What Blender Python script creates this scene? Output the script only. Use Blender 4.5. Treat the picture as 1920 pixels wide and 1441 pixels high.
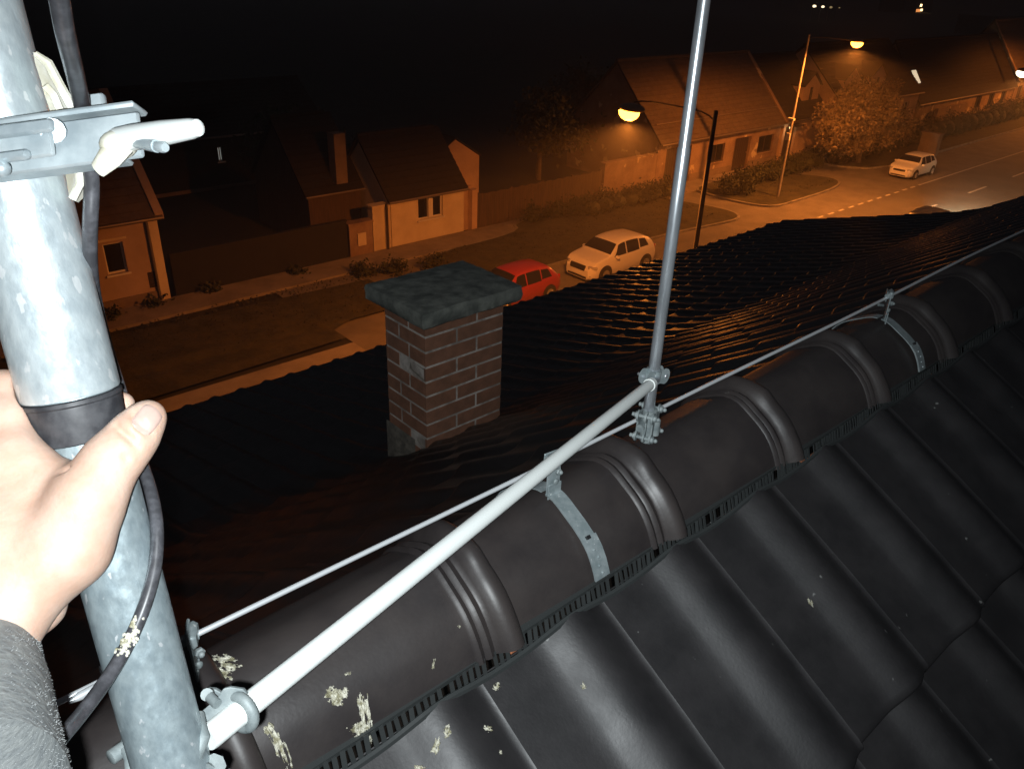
import bpy, math, random
import numpy as np
from mathutils import Vector, Matrix, noise
random.seed(7)
rng = np.random.RandomState(7)
S = bpy.context.scene
for o in list(bpy.data.objects): bpy.data.objects.remove(o)
C = S.collection
PI = math.pi

# ---------------------------------------------------------------- camera (eye of the photographer = world origin, street ground at z = G)
G = -12.5
F = 1478.0; CX, CY = 960.0, 720.5
def _cam(p): return np.array([p[0]-CX, -(p[1]-CY), -F])
_up = -_cam((850, 3471)); _up /= np.linalg.norm(_up)
_x = _cam((2800, 0)); _x -= _up*_x.dot(_up); _x /= np.linalg.norm(_x)
R3 = np.array([_x, np.cross(_up, _x), _up])
cam_d = bpy.data.cameras.new('camera'); cam = bpy.data.objects.new('camera', cam_d); C.objects.link(cam)
cam_d.sensor_width = 36.0; cam_d.lens = 36.0*F/1920.0
cam_d.clip_start = 0.02; cam_d.clip_end = 3000
cam.matrix_world = Matrix([list(R3[0])+[0], list(R3[1])+[0], list(R3[2])+[0], [0, 0, 0, 1]])
S.camera = cam
def ray(px, py): return R3 @ _cam((px, py))
def PD(px, py, d): r = ray(px, py); return Vector(r*(d/F))        # point at forward depth d
def PY(px, py, Y): r = ray(px, py); return Vector(r*(Y/r[1]))     # point on the plane y = Y
def PZ(px, py, Z): r = ray(px, py); return Vector(r*(Z/r[2]))     # point on the plane z = Z
def fromcam(x, y, z): return Vector(R3 @ np.array([x, y, z]))

# ---------------------------------------------------------------- night sky, exposure
w = bpy.data.worlds.new('World'); S.world = w; w.use_nodes = True
nt = w.node_tree; bg = nt.nodes['Background']
sky = nt.nodes.new('ShaderNodeTexSky'); sky.sky_type = 'NISHITA'; sky.sun_disc = False
sky.sun_elevation = math.radians(-7); sky.sun_rotation = math.radians(200)
mixw = nt.nodes.new('ShaderNodeMixRGB'); mixw.blend_type = 'ADD'; mixw.inputs['Fac'].default_value = 1
mixw.inputs['Color2'].default_value = (0.20, 0.20, 0.24, 1)    # town glow on a black sky
nt.links.new(sky.outputs[0], mixw.inputs['Color1']); nt.links.new(mixw.outputs[0], bg.inputs['Color'])
bg.inputs['Strength'].default_value = 0.06
S.view_settings.view_transform = 'Standard'; S.view_settings.look = 'None'
S.view_settings.exposure = 0; S.view_settings.gamma = 1; S.view_settings.use_curve_mapping = False
S.render.engine = 'CYCLES'
S.cycles.max_bounces = 5; S.cycles.diffuse_bounces = 3; S.cycles.glossy_bounces = 3; S.cycles.transparent_max_bounces = 6
S.cycles.sample_clamp_indirect = 3; S.cycles.use_denoising = True

# phone flash: a small white LED beside the lens
def light(name, kind, loc, energy, col, radius, spot=None, aim=None, blend=0.6):
    d = bpy.data.lights.new(name, kind); d.energy = energy; d.color = col; d.shadow_soft_size = radius
    o = bpy.data.objects.new(name, d); C.objects.link(o); o.location = loc
    if kind == 'SPOT':
        d.spot_size = math.radians(spot); d.spot_blend = blend
        o.rotation_euler = Vector(aim).to_track_quat('-Z', 'Y').to_euler()
    return o
fl = light('phone_flash', 'SPOT', fromcam(-0.012, -0.009, 0.0), 1.0, (0.90, 0.97, 1.0), 0.003, spot=115, aim=fromcam(-0.12, -0.13, -1), blend=0.9)
fl.data.use_nodes = True
fnt = fl.data.node_tree; em = fnt.nodes['Emission']
fo = fnt.nodes.new('ShaderNodeLightFalloff'); fo.inputs['Strength'].default_value = 138.0; fo.inputs['Smooth'].default_value = 0.90
fnt.links.new(fo.outputs['Quadratic'], em.inputs['Strength'])

SODIUM = (1.0, 0.262, 0.034)

# ---------------------------------------------------------------- materials
M = {}
def _nt(name):
    m = bpy.data.materials.new(name); m.use_nodes = True; M[name] = m
    return m, m.node_tree, m.node_tree.nodes['Principled BSDF']
def mat(name, col, rough=0.6, metal=0.0, var=None, vscale=6.0, bump=0.0, bscale=30.0, detail=6, spec=None, coat=0.0, stretch=None, speck=None, sspec=40, roughvar=0.0, vlo=0.38, vhi=0.62, sss=0.0):
    m, t, b = _nt(name); L = t.links
    b.inputs['Base Color'].default_value = (*col, 1); b.inputs['Roughness'].default_value = rough
    b.inputs['Metallic'].default_value = metal
    if spec is not None: b.inputs['Specular IOR Level'].default_value = spec
    if coat: b.inputs['Coat Weight'].default_value = coat; b.inputs['Coat Roughness'].default_value = 0.08
    if sss:
        b.inputs['Subsurface Weight'].default_value = sss; b.inputs['Subsurface Radius'].default_value = (0.010, 0.004, 0.002); b.inputs['Subsurface Scale'].default_value = 0.6
    tc = t.nodes.new('ShaderNodeTexCoord'); src = tc.outputs['Object']
    if stretch:
        mp = t.nodes.new('ShaderNodeMapping'); mp.inputs['Scale'].default_value = stretch; L.new(src, mp.inputs[0]); src = mp.outputs[0]
    cur = None
    if var:
        n = t.nodes.new('ShaderNodeTexNoise'); n.inputs['Scale'].default_value = vscale; n.inputs['Detail'].default_value = detail; n.inputs['Roughness'].default_value = 0.62
        L.new(src, n.inputs['Vector'])
        r = t.nodes.new('ShaderNodeValToRGB'); r.color_ramp.elements[0].position = vlo; r.color_ramp.elements[1].position = vhi
        r.color_ramp.elements[0].color = (*var, 1); r.color_ramp.elements[1].color = (*col, 1)
        L.new(n.outputs['Fac'], r.inputs[0]); cur = r.outputs[0]
    if speck:
        n2 = t.nodes.new('ShaderNodeTexNoise'); n2.inputs['Scale'].default_value = sspec; n2.inputs['Detail'].default_value = 3; L.new(src, n2.inputs['Vector'])
        r2 = t.nodes.new('ShaderNodeValToRGB'); r2.color_ramp.elements[0].position = speck[1]; r2.color_ramp.elements[1].position = speck[1]+0.03
        L.new(n2.outputs['Fac'], r2.inputs[0])
        mx = t.nodes.new('ShaderNodeMixRGB'); mx.inputs['Color2'].default_value = (*speck[0], 1)
        if cur: L.new(cur, mx.inputs['Color1'])
        else: mx.inputs['Color1'].default_value = (*col, 1)
        L.new(r2.outputs[0], mx.inputs['Fac']); cur = mx.outputs[0]
    if cur: L.new(cur, b.inputs['Base Color'])
    if roughvar:
        n4 = t.nodes.new('ShaderNodeTexNoise'); n4.inputs['Scale'].default_value = vscale*1.7; n4.inputs['Detail'].default_value = 5; L.new(src, n4.inputs['Vector'])
        mr = t.nodes.new('ShaderNodeMapRange'); mr.inputs['From Min'].default_value = 0.3; mr.inputs['From Max'].default_value = 0.7
        mr.inputs['To Min'].default_value = rough-roughvar; mr.inputs['To Max'].default_value = rough+roughvar
        L.new(n4.outputs['Fac'], mr.inputs[0]); L.new(mr.outputs[0], b.inputs['Roughness'])
    if bump:
        n3 = t.nodes.new('ShaderNodeTexNoise'); n3.inputs['Scale'].default_value = bscale; n3.inputs['Detail'].default_value = 5; L.new(src, n3.inputs['Vector'])
        bp = t.nodes.new('ShaderNodeBump'); bp.inputs['Strength'].default_value = bump; bp.inputs['Distance'].default_value = 0.2/bscale
        L.new(n3.outputs['Fac'], bp.inputs['Height']); L.new(bp.outputs[0], b.inputs['Normal'])
    return m
def emis(name, col, strength):
    m, t, b = _nt(name); b.inputs['Base Color'].default_value = (*col, 1)
    b.inputs['Emission Color'].default_value = (*col, 1); b.inputs['Emission Strength'].default_value = strength
    return m
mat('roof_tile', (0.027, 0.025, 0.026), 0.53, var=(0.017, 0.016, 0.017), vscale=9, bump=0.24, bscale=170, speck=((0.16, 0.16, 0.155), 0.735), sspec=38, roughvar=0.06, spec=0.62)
mat('ridge_glaze', (0.046, 0.038, 0.036), 0.46, var=(0.030, 0.025, 0.025), vscale=7, bump=0.14, bscale=140, speck=((0.15, 0.14, 0.135), 0.76), sspec=30, roughvar=0.07, spec=0.5)
mat('broken_clay', (0.55, 0.20, 0.09), 0.8, var=(0.40, 0.14, 0.06), vscale=80)
mat('lichen', (0.62, 0.60, 0.50), 0.9, var=(0.26, 0.24, 0.15), vscale=110, bump=0.8, bscale=220, vlo=0.42, vhi=0.56)
mat('comb_plastic', (0.040, 0.044, 0.044), 0.36)
mat('mast_zinc_flashlit', (0.62, 0.69, 0.71), 0.38, metal=0.5, var=(0.49, 0.56, 0.59), vscale=110, bump=0.4, bscale=110, stretch=(1, 1, .55), roughvar=0.1, detail=8, speck=((0.75, 0.79, 0.80), 0.64), sspec=120)  # lighter copy of the mast zinc: flash burn-out put into the colour
mat('galvanised', (0.50, 0.56, 0.58), 0.45, metal=0.4, var=(0.34, 0.40, 0.43), vscale=34, bump=0.12, bscale=60, roughvar=0.1)
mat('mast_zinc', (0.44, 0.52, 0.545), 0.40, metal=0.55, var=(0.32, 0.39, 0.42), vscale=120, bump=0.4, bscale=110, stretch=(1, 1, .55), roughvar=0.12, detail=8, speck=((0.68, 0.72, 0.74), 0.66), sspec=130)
mat('cast_zinc', (0.27, 0.305, 0.305), 0.58, metal=0.12, var=(0.17, 0.20, 0.205), vscale=60, bump=0.25, bscale=180)
mat('strap_zinc', (0.36, 0.41, 0.42), 0.45, metal=0.3, var=(0.25, 0.30, 0.31), vscale=50, speck=((0.6, 0.63, 0.62), 0.68), sspec=150)
mat('bright_steel', (0.74, 0.78, 0.82), 0.30, metal=0.75, var=(0.50, 0.53, 0.56), vscale=60, stretch=(1, 1, .2))
mat('wire_alu', (0.85, 0.88, 0.90), 0.32, metal=0.4)
mat('white_plastic', (0.72, 0.75, 0.73), 0.42, speck=((0.25, 0.24, 0.22), 0.77), sspec=60)
mat('white_paint_old', (0.74, 0.73, 0.66), 0.6, var=(0.55, 0.52, 0.40), vscale=60)
mat('black_rubber', (0.030, 0.030, 0.034), 0.45, var=(0.06, 0.06, 0.065), vscale=90, roughvar=0.1)
mat('cable_rubber', (0.045, 0.045, 0.05), 0.36, var=(0.09, 0.09, 0.10), vscale=120, vlo=0.3, vhi=0.55)
mat('skin', (0.60, 0.42, 0.33), 0.50, var=(0.55, 0.35, 0.26), vscale=42, bump=0.45, bscale=380, roughvar=0.08, sss=0.10, detail=4)
mat('nail', (0.50, 0.36, 0.31), 0.30, var=(0.46, 0.31, 0.26), vscale=60)
mat('fleece', (0.30, 0.315, 0.31), 0.95, var=(0.21, 0.225, 0.23), vscale=140, bump=1.0, bscale=260)
mat('fleece_hair', (0.26, 0.27, 0.27), 0.9)
mat('brick_red', (0.43, 0.195, 0.115), 0.8, var=(0.32, 0.15, 0.09), vscale=14, bump=0.2, bscale=80)
mat('mortar', (0.85, 0.76, 0.68), 0.9, var=(0.42, 0.35, 0.30), vscale=9)
mat('repair_mortar', (0.30, 0.26, 0.21), 0.95, var=(0.16, 0.14, 0.115), vscale=26, bump=0.6, bscale=40)
mat('concrete_cap', (0.33, 0.34, 0.295), 0.95, var=(0.16, 0.17, 0.15), vscale=9, bump=0.7, bscale=35, detail=8)
mat('asphalt', (0.135, 0.125, 0.115), 0.8, var=(0.105, 0.098, 0.09), vscale=0.5, bump=0.3, bscale=60)
mat('parking_paving', (0.17, 0.155, 0.14), 0.85, var=(0.12, 0.11, 0.10), vscale=0.8, bump=0.3, bscale=8)
mat('pale_paving', (0.27, 0.245, 0.22), 0.85, var=(0.20, 0.18, 0.16), vscale=0.8, bump=0.3, bscale=8)
mat('pavement', (0.24, 0.21, 0.19), 0.85, var=(0.16, 0.14, 0.13), vscale=0.9, bump=0.3, bscale=8)
mat('kerb', (0.25, 0.24, 0.22), 0.85, var=(0.15, 0.14, 0.13), vscale=2)
mat('grass', (0.050, 0.046, 0.024), 0.95, var=(0.022, 0.022, 0.013), vscale=1.3, bump=1.0, bscale=5, detail=10)
mat('soil', (0.020, 0.019, 0.014), 1.0, var=(0.010, 0.010, 0.008), vscale=0.3)
mat('line_white', (0.62, 0.60, 0.55), 0.7, var=(0.35, 0.33, 0.30), vscale=6)
mat('plaster_cream', (0.58, 0.50, 0.38), 0.9, var=(0.50, 0.42, 0.31), vscale=1.2, bump=0.2, bscale=20)
mat('plaster_brown', (0.40, 0.30, 0.24), 0.9, var=(0.32, 0.24, 0.19), vscale=0.9, bump=0.2, bscale=20)
mat('plaster_grey', (0.20, 0.155, 0.125), 0.9, var=(0.14, 0.105, 0.085), vscale=0.9, bump=0.2, bscale=20)
mat('plaster_peeling', (0.28, 0.20, 0.15), 0.9, var=(0.17, 0.11, 0.085), vscale=0.8, speck=((0.50, 0.42, 0.30), 0.62), sspec=1.1, bump=0.2, bscale=15)
mat('plaster_pink', (0.50, 0.36, 0.27), 0.9, var=(0.40, 0.28, 0.21), vscale=0.8)
mat('house_roof', (0.017, 0.013, 0.011), 0.9, var=(0.010, 0.008, 0.007), vscale=3, bump=0.5, bscale=6)
mat('house_roof_red', (0.105, 0.080, 0.062), 0.85, var=(0.075, 0.055, 0.045), vscale=3, bump=0.5, bscale=6)
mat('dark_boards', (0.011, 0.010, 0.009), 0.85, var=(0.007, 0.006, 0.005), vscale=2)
mat('fence_boards', (0.085, 0.055, 0.038), 0.85, var=(0.05, 0.033, 0.024), vscale=2, stretch=(6, 6, .5))
mat('white_frame', (0.60, 0.58, 0.54), 0.6)
mat('dark_glass', (0.012, 0.012, 0.014), 0.12)
mat('dark_wood', (0.035, 0.022, 0.016), 0.7)
mat('trim_metal', (0.20, 0.17, 0.15), 0.5, metal=0.5)
mat('pole_grey', (0.30, 0.28, 0.26), 0.7, var=(0.22, 0.20, 0.19), vscale=4)
mat('pole_dark', (0.05, 0.042, 0.036), 0.7, var=(0.03, 0.026, 0.022), vscale=4)
mat('bark', (0.12, 0.09, 0.065), 0.95, var=(0.06, 0.045, 0.035), vscale=5)
mat('leaf_a', (0.22, 0.17, 0.10), 0.75); mat('leaf_b', (0.12, 0.095, 0.055), 0.75); mat('leaf_dark', (0.028, 0.034, 0.014), 0.8)
mat('car_white', (0.70, 0.70, 0.68), 0.28, coat=0.6); mat('car_red', (0.22, 0.022, 0.036), 0.32, coat=0.5)
mat('car_black', (0.012, 0.012, 0.014), 0.3, coat=0.6)
mat('car_trim', (0.015, 0.015, 0.016), 0.5); mat('tyre', (0.015, 0.015, 0.015), 0.85); mat('rim', (0.35, 0.35, 0.36), 0.35, metal=0.6)
mat('lamp_lens', (0.55, 0.55, 0.55), 0.15, metal=0.4); mat('tail_red', (0.35, 0.02, 0.02), 0.25); mat('plate_white', (0.7, 0.7, 0.68), 0.5)
emis('sodium_bowl', (1.0, 0.36, 0.035), 13.0); emis('led_bowl', (1.0, 0.90, 0.62), 14.0)
emis('head_beam', (1.0, 0.92, 0.72), 12.0); emis('lit_pane', (1.0, 0.83, 0.55), 0.75); emis('lit_pane_cold', (0.80, 0.86, 0.80), 0.25)
emis('porch_bulb', (1.0, 0.66, 0.30), 5.0); emis('red_signal', (1.0, 0.22, 0.12), 1.2); emis('far_lamp', (1.0, 0.80, 0.48), 3.0); emis('far_lamp_dim', (0.9, 0.65, 0.30), 0.4)
emis('shop_glow', (1.0, 0.36, 0.10), 1.3)

# ---------------------------------------------------------------- mesh helpers
class MB:
    def __init__(s): s.v = []; s.f = []; s.mi = []; s.m = 0
    def add(s, vs, fs):
        n = len(s.v); s.v.extend([Vector(v) for v in vs]); s.f.extend([tuple(i+n for i in f) for f in fs]); s.mi.extend([s.m]*len(fs)); return s
    def box(s, c, d, rot=None):
        hx, hy, hz = d[0]/2, d[1]/2, d[2]/2; c = Vector(c)
        vs = [Vector((x, y, z)) for x in (-hx, hx) for y in (-hy, hy) for z in (-hz, hz)]
        if rot is not None: vs = [rot @ v for v in vs]
        return s.add([c+v for v in vs], [(0, 1, 3, 2), (4, 6, 7, 5), (0, 4, 5, 1), (2, 3, 7, 6), (0, 2, 6, 4), (1, 5, 7, 3)])
    def bb(s, x0, x1, y0, y1, z0, z1): return s.box(((x0+x1)/2, (y0+y1)/2, (z0+z1)/2), (x1-x0, y1-y0, z1-z0))
    def rbox(s, c, ax, ay, az, d, r):          # rounded box: ax ay az unit axes, r = edge bevel
        c = Vector(c); n = 0
        hx, hy, hz = d[0]/2, d[1]/2, d[2]/2
        rings = []
        for zz, ins in ((-hz, r), (-hz+r, 0), (hz-r, 0), (hz, r)):
            ring = []
            for cx, cy, a0 in ((hx-r, hy-r, 0), (-hx+r, hy-r, PI/2), (-hx+r, -hy+r, PI), (hx-r, -hy+r, 1.5*PI)):
                for k in range(4):
                    a = a0+k*PI/6; rr = r-ins*0.7
                    ring.append(c+ax*(cx+rr*math.cos(a))+ay*(cy+rr*math.sin(a))+az*zz)
            rings.append(ring)
        vs = sum(rings, []); N = 16; fs = []
        for i in range(3):
            for k in range(N): fs.append((i*N+k, i*N+(k+1) % N, (i+1)*N+(k+1) % N, (i+1)*N+k))
        fs.append(tuple(reversed(range(N)))); fs.append(tuple(range(3*N, 4*N)))
        return s.add(vs, fs)
    def tube(s, pts, rad, n=12, cap=True, flat=1.0):
        pts = [Vector(p) for p in pts]; m = len(pts)
        if not hasattr(rad, '__len__'): rad = [rad]*m
        t0 = (pts[1]-pts[0]).normalized(); ref = Vector((0, 0, 1)) if abs(t0.z) < 0.9 else Vector((1, 0, 0))
        u = t0.cross(ref).normalized(); vs = []
        for i, p in enumerate(pts):
            t = ((pts[min(i+1, m-1)]-pts[i-1 if i else 0])).normalized()
            u = (u-t*u.dot(t)).normalized(); v = t.cross(u)
            for k in range(n):
                a = 2*PI*k/n; vs.append(p+(u*math.cos(a)+v*math.sin(a)*flat)*rad[i])
        fs = [(i*n+k, i*n+(k+1) % n, (i+1)*n+(k+1) % n, (i+1)*n+k) for i in range(m-1) for k in range(n)]
        if cap: fs.append(tuple(reversed(range(n)))); fs.append(tuple(range((m-1)*n, m*n)))
        return s.add(vs, fs)
    def cyl(s, a, b, r, n=16): return s.tube([a, b], r, n)
    def bolt(s, a, d, r, h, n=6):              # hex head with a domed tip
        d = Vector(d).normalized(); a = Vector(a)
        s.tube([a, a+d*h*.7, a+d*h], [r, r, r*.72], n); return s
    def ball(s, c, r, sq=(1, 1, 1), nu=14, nv=9):
        c = Vector(c); vs = []; fs = []
        for j in range(nv+1):
            th = PI*j/nv
            for i in range(nu):
                ph = 2*PI*i/nu; vs.append(c+Vector((r*sq[0]*math.sin(th)*math.cos(ph), r*sq[1]*math.sin(th)*math.sin(ph), r*sq[2]*math.cos(th))))
        for j in range(nv):
            for i in range(nu): fs.append((j*nu+i, (j+1)*nu+i, (j+1)*nu+(i+1) % nu, j*nu+(i+1) % nu))
        return s.add(vs, fs)
    def grid(s, P, closed=False):              # P[i][j]
        n = len(P); m = len(P[0]); vs = [p for row in P for p in row]
        fs = [(i*m+j, i*m+j+1, (i+1)*m+j+1, (i+1)*m+j) for i in range(n-1) for j in range(m-1)]
        return s.add(vs, fs)
    def prism(s, poly, ax, thick):             # poly: list of points, extruded along ax
        poly = [Vector(p) for p in poly]; n = len(poly); ax = Vector(ax)*thick
        vs = poly+[p+ax for p in poly]
        fs = [tuple(reversed(range(n))), tuple(range(n, 2*n))]+[(k, (k+1) % n, n+(k+1) % n, n+k) for k in range(n)]
        return s.add(vs, fs)
    def build(s, name, mats, parent=None, loc=None, smooth=True, angle=40, bevel=0):
        me = bpy.data.meshes.new(name)
        if parent is not None and loc is None:
            off = parent.get('_w'); off = Vector(off) if off is not None else Vector((0, 0, 0))
        else: off = Vector(loc) if loc is not None else Vector((0, 0, 0))
        me.from_pydata([tuple(v-off) for v in s.v], [], s.f); me.validate()
        if not isinstance(mats, (list, tuple)): mats = [mats]
        for m_ in mats: me.materials.append(M[m_] if isinstance(m_, str) else m_)
        if len(mats) > 1: me.polygons.foreach_set('material_index', s.mi[:len(me.polygons)])
        me.update()
        o = bpy.data.objects.new(name, me); C.objects.link(o)
        if parent is not None: o.parent = parent; o['_w'] = tuple(off)
        else: o.location = off; o['_w'] = tuple(off)
        if smooth:
            me.polygons.foreach_set('use_smooth', [True]*len(me.polygons))
            try: me.set_sharp_from_angle(angle=math.radians(angle))
            except Exception: pass
        if bevel:
            b = o.modifiers.new('b', 'BEVEL'); b.width = bevel; b.segments = 2; b.limit_method = 'ANGLE'
        return o
def tag(o, label=None, cat=None, group=None, kind=None):
    if label: o['label'] = label
    if cat: o['category'] = cat
    if group: o['group'] = group
    if kind: o['kind'] = kind
    return o
def thing(name, loc, label, cat, group=None):
    o = bpy.data.objects.new(name, None); C.objects.link(o); o.location = loc; o['_w'] = tuple(loc)
    o.empty_display_size = 0.1
    return tag(o, label, cat, group)
def copy_tree(o, parent=None):
    c = o.copy(); C.objects.link(c)
    if parent is not None: c.parent = parent
    for ch in list(o.children): copy_tree(ch, c)
    return c

# ================================================================= GROUND AND STREET
def sheet(name, x0, x1, y0, y1, z, m):
    b = MB(); b.add([(x0, y0, z), (x1, y0, z), (x1, y1, z), (x0, y1, z)], [(0, 1, 2, 3)])
    return tag(b.build(name, m, smooth=False), kind='structure')
sheet('ground', -900, 1500, -300, 1500, G-0.03, 'soil')
sheet('road', -120, 420, 15.3, 21.4, G, 'asphalt')
def slab(name, poly, z0, z1, m, kerb=None):
    b = MB(); b.prism([(x, y, z0) for x, y in poly], (0, 0, 1), z1-z0)
    return tag(b.build(name, m, smooth=False), kind='structure')
slab('near_pavement', [(-60, 9.0), (160, 9.0), (160, 15.3), (-60, 15.3)], G-0.02, G+0.12, 'pavement')
slab('parking_lane', [(13.4, 21.4), (160, 21.4), (160, 29.2), (13.4, 29.2)], G-0.02, G+0.004, 'parking_paving')
slab('parking_strip', [(-60, 21.4), (13.4, 21.4), (13.4, 23.1), (-60, 23.1)], G-0.02, G+0.004, 'pale_paving')
slab('house_pavement', [(-60, 29.2), (160, 29.2), (160, 30.95), (-60, 30.95)], G-0.02, G+0.10, 'pavement')
def smooth_poly(pts, it=2):
    for _ in range(it):
        q = []
        for i in range(len(pts)):
            a = pts[i]; b = pts[(i+1) % len(pts)]
            q += [(a[0]*.75+b[0]*.25, a[1]*.75+b[1]*.25), (a[0]*.25+b[0]*.75, a[1]*.25+b[1]*.75)]
        pts = q
    return pts
def verge(name, pts, it=2, kerb=True):
    p = smooth_poly(pts, it)
    cx = sum(a for a, _ in p)/len(p); cy = sum(b for _, b in p)/len(p)
    b = MB(); n = len(p)
    # gently bumpy grass sheet: fan of rings shrinking to the centre
    rings = 9
    for r in range(rings):
        t = 1-r/(rings)
        for (x, y) in p:
            X = cx+(x-cx)*t; Y = cy+(y-cy)*t
            zz = G+0.11+(0.05*noise.noise(Vector((X*.7, Y*.7, 3)))+0.05 if r else 0)
            b.v.append(Vector((X, Y, zz)))
    for r in range(rings-1):
        for k in range(n): b.f.append((r*n+k, r*n+(k+1) % n, (r+1)*n+(k+1) % n, (r+1)*n+k))
    b.f.append(tuple(range((rings-1)*n, rings*n))); b.mi = [0]*len(b.f)
    g = tag(b.build(name, 'grass'), kind='structure')
    if kerb:
        kb = MB()
        P3 = [Vector((x, y, G+0.045)) for x, y in p]; 
        for k in range(n):
            a, c = P3[k], P3[(k+1) % n]; d = (c-a); L_ = d.length
            if L_ < 1e-3: continue
            ang = math.atan2(d.y, d.x); kb.box((a+c)/2, (L_+0.02, 0.14, 0.15), Matrix.Rotation(ang, 3, 'Z'))
        tag(kb.build(name+'_kerb', 'kerb', smooth=False), kind='structure')
    return g
verge('grass_verge', [(-60, 22.95), (13.3, 22.95), (13.3, 24.7), (17.2, 24.7), (17.2, 29.1), (-60, 29.1)], it=1, kerb=False)
verge('grass_verge', [(20.0, 24.7), (33, 24.5), (37.5, 23.9), (39.4, 23.8), (40.2, 25.2), (39.4, 28.0), (38.4, 30.8), (28.0, 30.85), (27.2, 29.1), (20.0, 29.1)], it=2)
verge('grass_verge', [(42.0, 27.6), (42.6, 24.1), (45.0, 24.0), (51.5, 24.2), (53.5, 25.6), (52.0, 28.0), (50, 29.8), (42.5, 29.9)], it=2)
verge('grass_verge', [(57.0, 27.5), (59, 25.2), (66, 25.4), (110, 25.6), (112, 29.8), (57, 29.8)], it=1)
# painted markings
b = MB(); x = 30.0
while x < 57.0: b.bb(x, x+0.62, 21.28, 21.42, G+0.004, G+0.008); x += 1.22
tag(b.build('road_edge_dashes', 'line_white', smooth=False), kind='structure')
b = MB(); b.bb(57.2, 160, 21.30, 21.40, G+0.004, G+0.008); tag(b.build('road_edge_line', 'line_white', smooth=False), kind='structure')
b = MB(); x = 57.6-8*5
while x < 160: b.bb(x, x+3.0, 18.30, 18.44, G+0.004, G+0.008); x += 8.0
tag(b.build('road_centre_line', 'line_white', smooth=False), kind='structure')

# ================================================================= HOUSES ACROSS THE STREET
YF = 30.95
def wall_open(b, x0, x1, z0, z1, Y, ops, t=0.3):
    xs = sorted(set([x0, x1]+[a for o in ops for a in (o[0], o[1])])); zs = sorted(set([z0, z1]+[a for o in ops for a in (o[2], o[3])]))
    for i in range(len(xs)-1):
        for j in range(len(zs)-1):
            xm, zm = (xs[i]+xs[i+1])/2, (zs[j]+zs[j+1])/2
            if any(o[0] < xm < o[1] and o[2] < zm < o[3] for o in ops): continue
            b.add([(xs[i], Y, zs[j]), (xs[i+1], Y, zs[j]), (xs[i+1], Y, zs[j+1]), (xs[i], Y, zs[j+1])], [(0, 1, 2, 3)])
    for o in ops:
        X0, X1, Z0, Z1 = o[:4]
        b.add([(X0, Y, Z0), (X1, Y, Z0), (X1, Y, Z1), (X0, Y, Z1), (X0, Y+t, Z0), (X1, Y+t, Z0), (X1, Y+t, Z1), (X0, Y+t, Z1)],
              [(0, 4, 5, 1), (1, 5, 6, 2), (2, 6, 7, 3), (3, 7, 4, 0)])
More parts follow.
